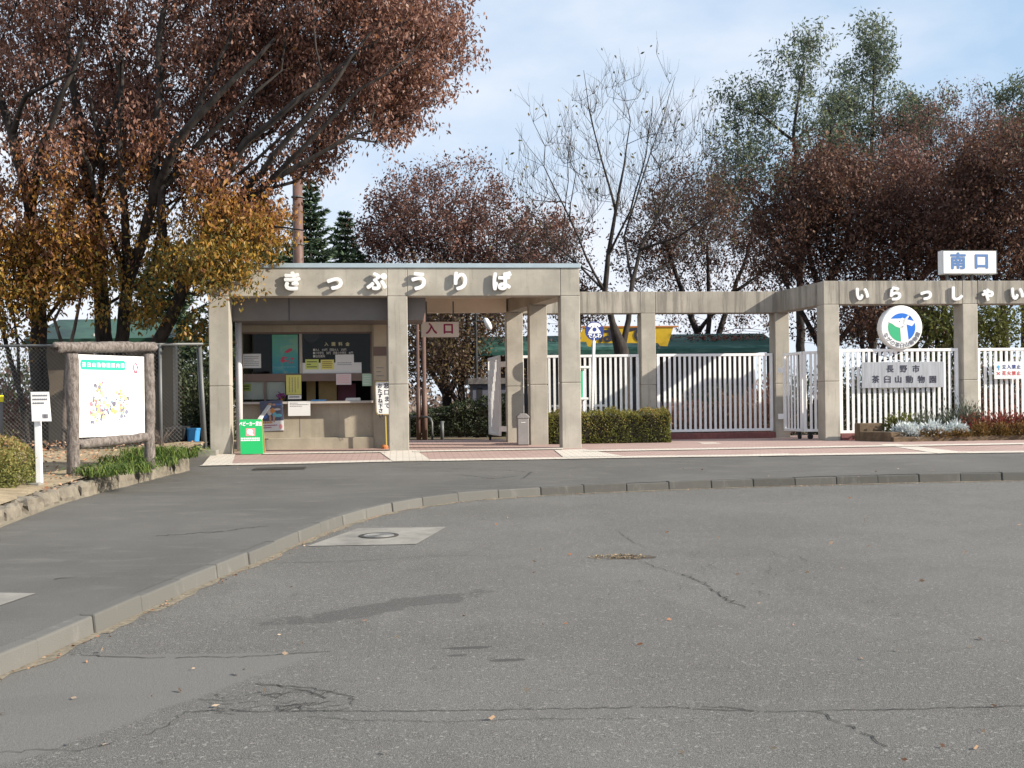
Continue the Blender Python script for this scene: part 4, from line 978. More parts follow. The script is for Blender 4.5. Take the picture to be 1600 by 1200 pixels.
# emblem
we = wg-.02; u, z = FP(1409, 511.5, we); Rr = (FP(1442.5, 511.5, we)[0]-FP(1375.5, 511.5, we)[0])/2*.985
cE = F(u, we, z); t = thing('emblem_sign', 'round white zoo emblem with giraffe head over the fence', 'sign', cE)
mb = MB(); mb.tube([cE+na*.0, cE+na*.03, cE+na*.17, cE+na*.2], [Rr-.025, Rr, Rr, Rr-.02], 48); mb.build('drum', M['sign_white'], t)
E = lambda x, y, w: F(u+(x-337)/222*Rr, we-w, z-(y-262)/222*Rr)
def epoly(pts, w, m, nm): mb = MB(); mb.poly([E(x, y, w) for x, y in pts]); mb.build(nm, m, t, fix=False)
arc = lambda a0, a1, r=143, n_=24: [(337+r*math.cos(R(a)), 262-r*math.sin(R(a))) for a in np.linspace(a0, a1, n_)]
epoly(arc(40, 142), .003, M['logo_blue'], 'blue_field'); epoly(arc(18, -62)+[(405, 390), (386, 232), (440, 250)], .003, M['logo_blue'], 'blue_field')
epoly(arc(157, 262)+[(326, 400), (318, 265), (272, 250), (240, 222)], .003, M['logo_green'], 'green_field')
epoly(arc(27, 40, 143, 6)+[(425, 142), (405, 152), (392, 180)], .003, M['logo_blue'], 'blue_field')
for quad_ in ([(222,176),(330,172),(345,164),(372,180),(352,262),(318,268),(270,252),(240,228),(196,208)], [(352,190),(372,178),(390,190),(472,206),(458,236),(442,250),(386,232),(352,230)], [(318,262),(386,228),(408,408),(328,414)], [(366,182),(404,140),(416,150),(386,192)]):
    epoly(quad_, .005, M['sign_white'], 'giraffe_head')
epoly([(312+6*math.cos(q), 203+6*math.sin(q)) for q in np.linspace(0, 6.28, 9)[:-1]], .0065, M['ink'], 'eye')
for i, ch in enumerate('ながの茶臼山動物園'):
    a = R(205+131*i/8); rr = 185; x, y = 337+rr*math.cos(a), 262-rr*math.sin(a); rt = Vector(ua*(-math.sin(a))+UP*math.cos(a)); up_ = -(ua*math.cos(a)+UP*math.sin(a))
    glyphs(ch, E(x, y, .004), rt, up_, .105, M['ink_grey'], t, ext=.001, bold=.002)
mb = MB(); mb.box(u-.02, u+.02, we+.205, we+.24, 1.9, z+.2, F); mb.box(u-.18, u-.14, we+.205, we+.24, 1.9, z, F); mb.build('bracket', M['galv'], t)
# steel name plaque
wq = wg+.02; x0, z1 = FP(1346.5, 566, wq); x1, z0 = FP(1475, 605, wq); t = thing('name_plaque', 'brushed steel plaque with the zoo name in dark characters', 'plaque', F((x0+x1)/2, wq, z0))
mb = MB(); mb.box(x0, x1, wq, wq+.02, z0, z1, F); mb.build('plate', M['steel'], t, bevel=.003)
for txt, pxs, py, sz in (('長野市', (1391, 1412, 1431.5), 577, .165), ('茶臼山動物園', (1368.5, 1387, 1404, 1421.5, 1440, 1458), 593.5, .165)):
    for ch, px in zip(txt, pxs):
        uu, zz_ = FP(px, py, wq-.01); glyphs(ch, F(uu, wq-.004, zz_), ua, UP, sz, M['ink'], t, ext=.003, bold=.004)
# keep-out sign
x0, z1 = FP(1553.5, 565, wq); x1, z0 = FP(1597, 591.5, wq); t = thing('prohibition_sign', 'small white sign with blue and red text on the end fence', 'sign', F((x0+x1)/2, wq, z0))
mb = MB(); mb.box(x0, x1, wq, wq+.015, z0, z1, F); mb.build('board', M['sign_white'], t)
for txt, py, m_, in (('立入禁止', 573.5, 'navy'), ('花火禁止', 583.5, 'red_ink')):
    for i, ch in enumerate(txt):
        uu, zz_ = FP(1569+i*7.6, py, wq); glyphs(ch, F(uu, wq-.004, zz_), ua, UP, .095, M[m_], t, ext=.001, bold=.002)
uu, zz_ = FP(1560, 574, wq); mb = MB(); mb.poly([F(uu+.035*math.cos(q), wq-.004, zz_+.045*math.sin(q)) for q in np.linspace(0, 3.6, 9)]); mb.box(uu+.0, uu+.022, wq-.005, wq-.003, zz_-.06, zz_, F); mb.build('hand_mark', mat('sky_blue_ink', (.10, .40, .65), .5), t, fix=False)
uu, zz_ = FP(1560, 583.5, wq); mb = MB()
for s in (-1, 1): mb.bar(F(uu-.035, wq-.004, zz_-.03*s), F(uu+.035, wq-.004-.001*s, zz_+.03*s), .004, .014, up=na.cross((F(uu+.035,0,.03*s)-F(uu-.035,0,-.03*s)).normalized()))
mb.build('cross_mark', M['red_ink'], t)

# phone sign, phone stand
Yp = 23.6; c0 = at(929, 517, Yp); b0 = at(923.5, 690, Yp); b0.z = PZ-.02; t = thing('phone_sign', 'round navy telephone sign reading でんわ on a leaning white pole', 'sign', b0)
mb = MB(); top_ = at(928.5, 528, Yp); mb.tube([b0+na*.03, top_+na*.03], .033, 12); mb.build('pole', M['white_paint'], t, smooth=True)
mb = MB(); mb.tube([c0, c0+na*.025], .208, 40); mb.build('disc', M['navy'], t); rx = (ua+UP*.02).normalized(); ry = (UP-ua*.02).normalized()
Q = lambda x, y, w=.003: c0+rx*x+ry*y-na*w
def qpoly(pts, m, nm, w=.003): mb = MB(); mb.poly([Q(x, y, w) for x, y in pts]); mb.build(nm, m, t, fix=False)
qpoly([(-.15,.10),(-.12,.15),(-.05,.178),(.05,.178),(.12,.15),(.15,.10),(.085,.075),(.075,.11),(-.075,.11),(-.085,.075)], M['white_letter'], 'handset')
qpoly([(-.145,-.055),(.135,-.055),(.125,-.01),(.06,.085),(.05,.125),(.02,.125),(.02,.10),(-.02,.10),(-.02,.125),(-.05,.125),(-.06,.085),(-.13,-.01)], M['white_letter'], 'phone_body', .004)
qpoly([(.045*math.cos(q), .03+.045*math.sin(q)) for q in np.linspace(0, 6.28, 19)[:-1]], M['navy'], 'dial', .006)
glyphs('でんわ', Q(0, -.112), rx, ry, .105, M['white_letter'], t, ext=.001, bold=.005)
p = flat(at(902, 690, 23.75)); t = thing('phone_stand', 'white framed stand with a green public telephone behind the pillar', 'phone stand', p); fr = lambda x, y, z: p+ua*x+na*y+UP*z
zz1 = at(902, 572, 23.75).z-PZ; zz2 = at(902, 622, 23.75).z-PZ
mb = MB(); mb.box(-.32, .32, 0, .4, zz1-.05, zz1, fr); mb.build('hood', M['white_paint'], t, bevel=.01); mb = MB(); mb.box(-.32, .26, 0, .4, zz2-.04, zz2+.01, fr); mb.build('shelf', M['white_paint'], t, bevel=.01)
for x in (-.28, .20):
    mb = MB(); mb.tube([fr(x, .32, -.03), fr(x, .32, zz1-.05)], .025, 10); mb.build('leg', M['white_paint'], t)
mb = MB(); mb.box(.02, .16, .05, .28, zz2+.012, zz1-.10, fr); mb.build('telephone', mat('phone_green', (.10, .48, .28), .4), t, bevel=.015)
mb = MB(); mb.box(-.32, -.3, 0, .38, zz2+.012, zz1-.052, fr); mb.build('side_panel', M['paper'], t)
mb = MB(); mb.tube([fr(-.0, -.02, -.03), fr(-.0, -.02, zz2-.04)], .03, 10); mb.build('front_leg', M['white_paint'], t)
# bench rail behind the fence
a = flat(at(862, 634, 25.5)); b = flat(at(948, 633, 25.5)); zr = at(905, 634, 25.5).z-PZ; t = thing('white_bench', 'low white pipe bench behind the fence near the phone stand', 'bench', (a+b)/2)
mb = MB(); mb.bar(a+UP*zr, b+UP*zr, .3, .05); mb.build('seat', M['white_paint'], t)
for q in (a+(b-a)*.1, a+(b-a)*.5, a+(b-a)*.9): mb = MB(); mb.tube([q-UP*.03, q+UP*(zr-.025)], .03, 8); mb.build('leg', M['white_paint'], t)

# ------------------------------------------------------------------ rest house with the green curved roof, yellow sign
Yh = 33.0; hl = flat(at(762, 600, Yh)); hr = flat(at(1203, 600, Yh)); t = thing('rest_house', 'long low rest house with curved green metal roof behind the fences', 'building', (hl+hr)/2)
dh = (hr-hl); lh = dh.length; dh.normalize(); nh = Vector((-dh.y, dh.x, 0)); fh = lambda u, w, z: hl+dh*u+nh*w+UP*z
ze = at(1000, 549, Yh).z-PZ; zr = at(1000, 523, Yh+2.6).z-PZ
m_ = mat('green_metal_roof', (.05, .22, .17), .45, metal=.2); n_ = NB(m_); st_ = n_.noise(2.5, 5, .7, (.5, 3, 3)); cc_ = n_.mix(n_.ss(st_, .45, .6), (.025, .095, .075), (.07, .15, .125)); cc_ = n_.mix(n_.ss(n_.noise(.8, 4), .62, .68), cc_, (.02, .05, .042)); n_.lk(cc_, n_.b.inputs['Base Color'])
prof = [(-.5, ze), (-.45, ze+.12), (.2, ze+(zr-ze)*.5), (1.2, ze+(zr-ze)*.85), (2.6, zr), (4, ze+(zr-ze)*.85), (5.2, ze+.15), (5.3, ze)]
mb = MB(); n = len(prof)
mb.prism([(w, z) for w, z in prof], lambda a, d, z: fh(d, a, z), -.3, lh+.1); mb.build('roof', m_, t)
mb = MB(); mb.box(-.32, lh+.12, -.58, -.5, ze-.1, ze+.04, fh); mb.build('gutter', m_, t)
mb = MB(); mb.box(0, lh, 2.2, 4.8, -.1, ze, fh); mb.build('wall', mat('resthouse_wall', (.16, .14, .15), .8, var=.3, vscale=1.5), t)
for k in range(7): mb = MB(); uu = lh*k/6*.98+.1; mb.box(uu-.06, uu+.06, -.3, -.18, -.1, ze, fh); mb.build('post', M['bark_dark'], t)
for k in range(6): mb = MB(); uu = lh*(k+.5)/6; mb.box(uu-.55, uu+.55, 2.185, 2.199, .8, 1.7, fh); mb.build('window', mat('dim_glass', (.10, .11, .15), .15), t)
lp = []
for k in range(900):
    px, py = random.gauss(1130, 45), random.gauss(539, 2.5)
    if k % 3 == 0: px = random.uniform(780, 1200)
    f = min(1, max(0, (547-py)/20)); uu = (px-762)/(1203-762)*lh; lp.append(tuple(fh(uu, -.35+1.5*f, ze+.16+(zr-ze)*(.1+.72*f))))
dd = rng.normal(size=(len(lp), 3)); dd[:, 2] *= .3
leaf_object('roof_leaf_litter', lp, .07, rng.uniform(0, .5, len(lp)), leafmat('red_litter', [(0, (.14, .05, .035)), (1, (.28, .13, .08))], 0), None, .6, dirs=dd)['kind'] = 'stuff'
Ys = 31.5
S_ = lambda px, py, d=0: at(px, py, Ys)+Vector((0, d, 0))
t = thing('roof_sign', 'yellow shop board with black kana on the green roof', 'sign', S_(985, 541))
def slab(pts, d0, d1, m, nm, par):
    mb = MB(); n = len(pts); mb.v += [tuple(S_(x, y, d0)) for x, y in pts]+[tuple(S_(x, y, d1)) for x, y in pts]
    mb.f += [tuple(range(n)), tuple(range(2*n-1, n-1, -1))]+[((i+1) % n, i, n+i, n+(i+1) % n) for i in range(n)]; return mb.build(nm, m, par)
slab([(912,510),(1058,509.5),(1052,512),(1043,541),(1031,540.5),(1028,536),(925,536),(923,542),(918,541),(916,534),(905,534),(908,528),(904,522),(909,518)], 0, .08, M['yellow'], 'board', t)
slab([(909,509.6),(1060,509),(1060,511.4),(909,512)], -.02, -.003, M['orange_trim'], 'trim', t)
for ch, px in (('ば', 948), ('て', 995)): glyphs(ch, S_(px, 524, -.012), (1, 0, .012), UP, .52, M['ink'], t, ext=.004, bold=.02)
mb = MB(); mb.bar(S_(930, 545, .04), S_(930, 520, .09), .06, .06); mb.bar(S_(1030, 545, .04), S_(1030, 520, .09), .06, .06); mb.build('support', M['galv'], t)

# ------------------------------------------------------------------ left planting bed
EDGE = [hit(x, y, side_z) for x, y in ((-160, 885), (-60, 850), (0, 826), (60, 798), (100, 785), (150, 771), (200, 758), (240, 748), (280, 739), (304, 733))]
EDGE = [Vector((p.x, p.y, 0)) for p in EDGE]
er = resample(EDGE, .62)
t = thing('stone_edging', 'row of rough brown edging stones along the left planting bed', 'edging', (er[len(er)//2].x, er[len(er)//2].y, .4))
def rock(c, a, sx, sy, sz, m, parent, name, seed, sub=2):
    import bmesh
    bm = bmesh.new(); bmesh.ops.create_cube(bm, size=1); bmesh.ops.subdivide_edges(bm, edges=bm.edges, cuts=3, use_grid_fill=True)
    rr = random.Random(seed)
    for v in bm.verts:
        q = v.co.copy(); k = max(abs(q.x), abs(q.y), abs(q.z)); l = q.length
        q = q*(1-.17*(l-k)/k) if k else q
        v.co = Vector((q.x*sx*(1+rr.uniform(-.07, .07)), q.y*sy*(1+rr.uniform(-.12, .12)), q.z*sz*(1+rr.uniform(-.14, .14))))
    bm.transform(Matrix.Translation(c) @ Matrix.Rotation(a, 4, 'Z')); me = bpy.data.meshes.new(name); bm.to_mesh(me); bm.free(); me.materials.append(m)
    o = bpy.data.objects.new(name, me); COL.objects.link(o); setp(o, parent); return o
def ehgt(Y): return .17+.10*min(1, max(0, (Y-11)/6))
i = 0
for k in range(len(er)-1):
    a, b = er[k], er[k+1]; d = (b-a); ang = math.atan2(d.y, d.x); l = d.length*random.uniform(.92, 1.02); hh = ehgt(a.y)*random.uniform(.9, 1.12)
    nn = Vector((-d.y, d.x, 0)).normalized(); c = (a+b)/2+nn*random.uniform(.10, .14); c.z = side_z(c.y)+hh/2-.04
    rock(c, ang, l, .26, hh+.08, M['stone'], t, 'stone', k)
# mortar bed in front of and between the stones
mb = MB()
for k in range(len(er)-1):
    a, b = er[k], er[k+1]; d = b-a; nn = Vector((-d.y, d.x, 0)).normalized()
    q = [a+nn*.0, b+nn*.0, b+nn*.2, a+nn*.2]; z = side_z(a.y); mb.hexa([(p.x, p.y, side_z(p.y)-.05) for p in q]+[(q[0].x, q[0].y, side_z(q[0].y)+.02), (q[1].x, q[1].y, side_z(q[1].y)+.02), (q[2].x, q[2].y, side_z(q[2].y)+.13), (q[3].x, q[3].y, side_z(q[3].y)+.13)])
mb.build('mortar', mat('mortar', (.17, .15, .115), .95, var=.15), t)
def soil_z(x, y):
    # nearest distance to the edging line
    dmin = min((Vector((x, y, 0))-p).length for p in er); e_ = side_z(y)+ehgt(y)-.01
    f = min(1, dmin/2.6); return e_*(1-f)+max(e_, .66)*f+.03*math.sin(x*3.1+y*1.7)*min(1, dmin)
mb = MB(); K = 14; BL = []
for k in range(len(er)): f = k/(len(er)-1); BL.append(Vector((-17+f*(er[-1].x-.02+17), 9+f*11.3 if f < .55 else 15.2+(f-.55)/.45*4.9, 0)))
BL[-1] = F(-.21, .0, 0); BL[-1].z = 0
grid = []
for k in range(len(er)):
    d = er[min(k+1, len(er)-1)]-er[max(k-1, 0)]; nn = Vector((-d.y, d.x, 0)).normalized(); a = er[k]+nn*.14
    grid.append([a+(BL[k]-a)*(j/K)**1.3 for j in range(K+1)])
ids = {}
for k in range(len(er)):
    for j in range(K+1):
        p = grid[k][j]; ids[k, j] = len(mb.v); mb.v.append((p.x, p.y, soil_z(p.x, p.y)))
for k in range(len(er)-1):
    for j in range(K): mb.f.append((ids[k, j], ids[k+1, j], ids[k+1, j+1], ids[k, j+1]))
kind(mb.build('planting_bed_soil', M['soil'], smooth=True, fix=False), 'structure')
# soil continues behind the fence
mb = MB()
for i in range(6):
    for j in range(4):
        f = lambda a, b: (-24+a*(18.8/6), 17.0+b*4.5, .52+.10*math.sin(a*1.3+b)+(0 if b > 0 else -.4)); mb.quad(f(i, j), f(i+1, j), f(i+1, j+1), f(i, j+1))
kind(mb.build('earth_bank', M['soil'], smooth=True, fix=False), 'structure')
def on_soil(px, py):
    d = ray(px, py); t_ = 6.0
    while t_ < 25:
        p = CAM+d*t_
        if p.z <= soil_z(p.x, p.y): return Vector((p.x, p.y, soil_z(p.x, p.y)))
        t_ += .05
    return CAM+d*19
pts = []; dn = []
for k in range(900):
    p = on_soil(random.uniform(60, 300), random.uniform(690, 775)) if k % 2 else on_soil(random.uniform(0, 320), random.uniform(690, 720)); (min((Vector((p.x, p.y, 0))-e_).length for e_ in er) > .25 and p.x < er[-1].x-.1) and pts.append((p.x, p.y, p.z+.015))
dd = rng.normal(size=(len(pts), 3)); dd[:, 2] *= .25
leaf_object('bed_leaf_litter', pts, .06, rng.uniform(0, .8, len(pts)), M['leaf_fallen'], None, .55, dirs=dd)['kind'] = 'stuff'

# map board in its log frame
pL = on_soil(115, 735); YL = 13.9; pL = at(115, 736, YL); YR = 15.0; pR = at(234, 710, YR)
t = thing('map_board', 'zoo guide map board framed in thick fake bark logs', 'map board', (pL+pR)/2)
def log(a, b, r, nm, seed, ends=True):
    rr = random.Random(seed); pts = []; rs = []; a = Vector(a); b = Vector(b); n = 22
    for i in range(n+1): f = i/n; pts.append(a+(b-a)*f+Vector((rr.uniform(-1, 1), rr.uniform(-1, 1), rr.uniform(-1, 1)))*.004); rs.append(r*(1+rr.uniform(-.04, .04)+.05*math.sin(f*9+seed)))
    mb = MB(); mb.tube([pts[0]]+pts+[pts[-1]], [r*.82]+rs+[r*.82], 20); return mb.build(nm, M['log'], t, smooth=True)
tl_, tr_ = at(110, 553, YL), at(230, 553, YR)
log(pL-UP*.2, Vector((pL.x+.0, pL.y, tl_.z)), .080, 'post', 1); log(pR-UP*.2, Vector((pR.x, pR.y, tr_.z)), .074, 'post', 2)
a, b = at(86, 543, YL-.2), at(241, 542, YR+.12); log(a, b, .072, 'top_log', 3)
a, b = at(121, 695, YL+.08), at(230, 683, YR-.04); log(a, b, .066, 'lower_log', 4)
a0, b0 = at(113, 620, YL+.07), at(224, 615, YR-.07); rgt = (Vector((b0.x-a0.x, b0.y-a0.y, 0))).normalized(); nb2 = Vector((-rgt.y, rgt.x, 0))   # away from viewer
wpan = math.hypot(b0.x-a0.x, b0.y-a0.y); zT, zB = at(113, 553, YL).z, at(121, 684, YL).z
Fb = lambda u, w, z: Vector((a0.x, a0.y, 0))+rgt*u+nb2*w+UP*z
mb = MB(); mb.box(0, wpan, -.02, .03, zB, zT, Fb); mb.build('panel', mat('map_white', (.84, .84, .84), .35), t)
hp = zT-zB; B = lambda a, b, w=-.022: Fb(wpan*a, w, zT-hp*b)
rounded = [(.125+.03*math.cos(q), .12+.062*math.sin(q)) for q in np.linspace(math.pi*.5, math.pi*1.5, 8)]+[(.70+.03*math.cos(q), .12+.062*math.sin(q)) for q in np.linspace(-math.pi*.5, math.pi*.5, 8)]
mb = MB(); mb.poly([B(x, y, -.0222) for x, y in rounded]); mb.build('title_field', M['mint'], t, fix=False)
for i, ch in enumerate('茶臼山動物園案内図'): glyphs(ch, B(.145+.067*i, .125, -.024), rgt, UP, .064, M['white_letter'], t, ext=.001, bold=.0015, sx=.95)
cols = [(.62,.36,.14),(.64,.52,.2),(.34,.52,.26),(.2,.2,.28),(.42,.2,.26),(.36,.54,.58),(.14,.13,.17),(.56,.6,.34)]
mcs = [mat('map_ink_%s' % n_, c, .6) for n_, c in zip(('ochre', 'yellow', 'leaf', 'slate', 'plum', 'aqua', 'dusk', 'lime'), cols)]
rm = random.Random(5); marks = [MB() for _ in mcs]
for k in range(190):
    cx, cy = rm.choice([(.28, .58), (.34, .66), (.4, .7), (.3, .75), (.66, .52), (.68, .7), (.36, .42), (.52, .63)]); cx += rm.gauss(0, .05); cy += rm.gauss(0, .05)
    s = rm.uniform(.006, .026); n_ = rm.randint(3, 6); ph = rm.random()*6
    marks[k % len(mcs)].poly([B(cx+s*rm.uniform(.6, 1.4)*math.cos(ph-6.28*q/n_), cy+s*1.3*math.sin(ph-6.28*q/n_), -.0215-.00003*k) for q in range(n_)])
for m_, b_ in zip(mcs, marks): b_.build('map_pattern', m_, t, fix=False)
def stroke(mb, pts, w_, wd=-.0262):
    for i in range(len(pts)-1):
        a, b = Vector((*pts[i], 0)), Vector((*pts[i+1], 0)); d = (b-a).normalized(); s = Vector((-d.y, d.x, 0))*w_/2; mb.quad(*[B(p.x, p.y, wd) for p in (a-s, b-s, b+s, a+s)])
mb = MB(); stroke(mb, [(.28, .52), (.45, .555), (.62, .54), (.72, .58), (.70, .72), (.6, .84), (.45, .86), (.3, .88)], .007); mb.build('map_path', mat('map_pale_blue', (.62, .80, .80), .6), t, fix=False)
mb = MB(); stroke(mb, [(.87+.028*math.cos(q), .14+.055*math.sin(q)) for q in np.linspace(0, 6.28, 16)], .010); stroke(mb, [(.85, .20), (.90, .20)], .012); stroke(mb, [(.895, .13), (.91, .14)], .01); mb.build('bird_mark', M['magenta'], t, fix=False)

# white rule sign on a short post
pb_ = on_soil(62, 757); Yq = pb_.y; t = thing('notice_sign', 'small white text sign on a tilted white post by the bush', 'sign', pb_)
pt_ = at(59, 655, Yq+.04); mb = MB(); mb.bar(pb_-UP*.12, pt_, .072, .05, up=(0, -1, 0)); mb.build('post', M['white_paint'], t, bevel=.008)
rg = Vector((.97, .22, 0)).normalized(); n2 = Vector((-rg.y, rg.x, 0)); cS = at(63.5, 635.5, Yq-.05)
upv = (UP-rg*.03).normalized(); Fs = lambda u, w, z: cS+rg*(u*(1-.18*z))+n2*w+upv*z+n2*(-.1*z)
mb = MB(); mb.box(-.105, .105, 0, .012, -.175, .175, Fs); mb.build('plate', M['sign_white'], t, bevel=.003)
mb = MB(); dashes(mb, Fs, -.085, .09, .02, .155, 3, -.003, th=.42); dashes(mb, Fs, .015, .085, -.14, -.085, 1, -.003, th=.9); mb.build('printed_text', M['ink_grey'], t, fix=False)
mb = MB(); mb.box(-.11, .05, -.14, .02, -.06, .02, lambda x, y, z: pb_+Vector((x, y, z))); mb.build('foot_block', M['slab'], t, bevel=.01)
p = at(-2, 690, 14.5); mb = MB(); q = at(-2, 628, 14.5); mb.tube([p-UP*.3, q], .055, 12); t = tag(mb.build('marker_post', M['fascia'], smooth=True), 'dark post with a yellow cap at the edge beyond the bush', 'post')
mb = MB(); mb.tube([q, q+UP*.09], .06, 12); mb.build('cap', mat('cap_yellow', (.75, .65, .02), .4), t)

# ------------------------------------------------------------------ chain link fence and shed behind it
fz0, fz1 = .62, 2.49; wf_ = -.10
XA, XB = -11.5, F(-.62, wf_, 0).x
fcl = lambda x, z: (x, 19.55+(x+5.6)*.05, z)
t = thing('chain_link_fence', 'tall galvanised chain link fence behind the map board', 'fence', fcl(-8, fz0))
mb = MB(); sp = .075; Hh = fz1-fz0
k = XA-Hh
def clip_line(x0, s):
    # line x = x0 + s*(z-fz0); clip to [XA, XB]
    z0, z1 = fz0, fz1; xa, xb = x0, x0+s*Hh
    lo, hi = 0, Hh
    if s > 0: lo = max(lo, XA-x0); hi = min(hi, XB-x0)
    else: lo = max(lo, x0-XB); hi = min(hi, x0-XA)
    return None if hi-lo < .05 else (Vector(fcl(x0+s*lo, fz0+lo)), Vector(fcl(x0+s*hi, fz0+hi)))
while k < XB+Hh:
    for s in (1, -1):
        c = clip_line(k, s)
        if c: o_ = Vector((0, .003*s, 0)); mb.tube([c[0]+o_, c[1]+o_], .0022, 3, cap=False)
    k += sp
mb.build('wire_mesh', mat('fence_wire', (.17, .165, .155), .6), t, fix=False)
mb = MB(); mb.tube([fcl(XA, fz1+.02), fcl(F(-.22, wf_, 0).x, fz1+.02)], .024, 8); mb.build('top_rail', M['galv'], t, smooth=True)
for px in (-20, 247.5): x = at(px, 600, 19.4).x; mb = MB(); mb.tube([fcl(x, .3), fcl(x, fz1+.03)], .03, 8); mb.build('post', M['galv'], t, smooth=True)
p0 = at(321, 697, 19.5); p1 = at(312, 541, 19.6); t2 = thing('chain_link_gate', 'narrow leaning pipe gate frame between fence and ticket office', 'gate', p0)
mb = MB(); mb.tube([p0-UP*.05, p1], .035, 10); mb.build('post', M['galv'], t2, smooth=True); p2 = at(316, 690, 19.55); p3 = at(308, 543, 19.65); mb = MB(); mb.tube([p2, p3], .016, 8); mb.build('latch_rod', M['galv'], t2, smooth=True)
mb = MB(); mb.tube([at(248, 697, 19.5), at(322, 698, 19.5)], .02, 8); mb.build('bottom_rail', M['galv'], t2, smooth=True)
# shed
xr, xl = at(279, 600, 23.4).x, at(66, 600, 23.4).x
t = thing('storage_shed', 'beige storage shed with low green roof behind the tree trunks', 'shed', ((xl+xr)/2, 24.5, .5)); zev = at(120, 534, 23.2).z
xb = at(279, 600, 26.5).x-.1; mb = MB(); mb.hexa([(xl,23.4,.3),(xr,23.4,.3),(xb,26.5,.3),(xl,26.5,.3),(xl,23.4,zev),(xr,23.4,zev),(xb,26.5,zev),(xl,26.5,zev)]); mb.build('wall', M['wall_shed'], t)
mb = MB(); mb.prism([(23.1, zev-.03), (23.1, zev+.06), (24.9, zev+.62), (26.8, zev+.06), (26.8, zev-.03)], lambda a, d, z: Vector((d-(0 if d < -9.5 else (a-23.4)*.31), a, z)), xl-.25, xr-.05); mb.build('roof', M['shed_roof'], t)
mb = MB(); mb.tube([(xr-.05, 23.35, .4), (xr-.05, 23.35, zev-.05)], .05, 10); mb.build('downpipe', mat('pipe_pale', (.48, .46, .42), .5), t, smooth=True)
p = at(136, 528, 22.9); mb = MB(); mb.tube([Vector((p.x, 23.34, .5)), Vector((p.x, 23.34, p.z+.12))], .04, 8); mb.build('vent_pipe', M['paper'], t, smooth=True)
# buckets, barrow, bag behind the gate
p = at(301, 681, 21); p.z = .52
def bucket(p, r, h, m, label): mb = MB(); t = thing('bucket', label, 'bucket', p); mb.tube([p, p+UP*h*.5, p+UP*h], [r*.8, r*.9, r], 16); mb.tube([p+UP*(h-.02), p+UP*(h+.01)], r*1.06, 16); mb.build('body', m, t, smooth=False); return t
bz = at(302, 682, 21.2); bucket(Vector((bz.x, 21.2, .70)), .14, .25, M['blue_plastic'], 'blue bucket with lid standing upside down behind the pipe gate')
mb = MB(); mb.box(bz.x-.22, bz.x+.2, 21.0, 21.4, .60, .70); mb.box(bz.x-.18, bz.x-.12, 21.05, 21.35, .4, .60); mb.box(bz.x+.1, bz.x+.16, 21.05, 21.35, .4, .60); tag(mb.build('low_stand', M['slab']), 'low grey stand carrying the blue bucket', 'stand')
px_ = at(284, 672, 21.3); t = thing('wheelbarrow', 'dark wheelbarrow tipped up against the shed wall', 'wheelbarrow', Vector((px_.x, 21.3, .5)))
mb = MB(); b_ = Vector((px_.x, 21.3, .55)); mb.hexa([b_+Vector(v) for v in ((-.16,-.25,.18),(.12,-.25,.18),(.12,.25,.22),(-.16,.25,.22),(-.24,-.32,.42),(.16,-.32,.42),(.16,.34,.46),(-.24,.34,.46))]); mb.build('tray', M['rubber'], t, bevel=.02)
mb = MB(); mb.tube([b_+Vector((-.02, -.03, .12)), b_+Vector((-.02, .03, .12))], .14, 16); mb.build('wheel', M['rubber'], t); mb = MB()
for s in (-.1, .1): mb.tube([b_+Vector((s, .5, .5)), b_+Vector((s, .2, .2)), b_+Vector((s*.3, -.05, .1))], .015, 6)
mb.build('handles', M['pole_brown'], t)
px_ = at(314, 660, 22); c0 = np.array((px_.x, 22, .9)); leaf_object('shrub', c0+rng.normal(size=(2200, 3))*np.array((.16, .16, .26)), .09, rng.uniform(0, .6, 2200), M['leaf_darkgreen'], None, .5); bpy.context.view_layer.update(); tag(bpy.data.objects['shrub'], 'small dark shrub between the pipe gate and the ticket office', 'shrub')

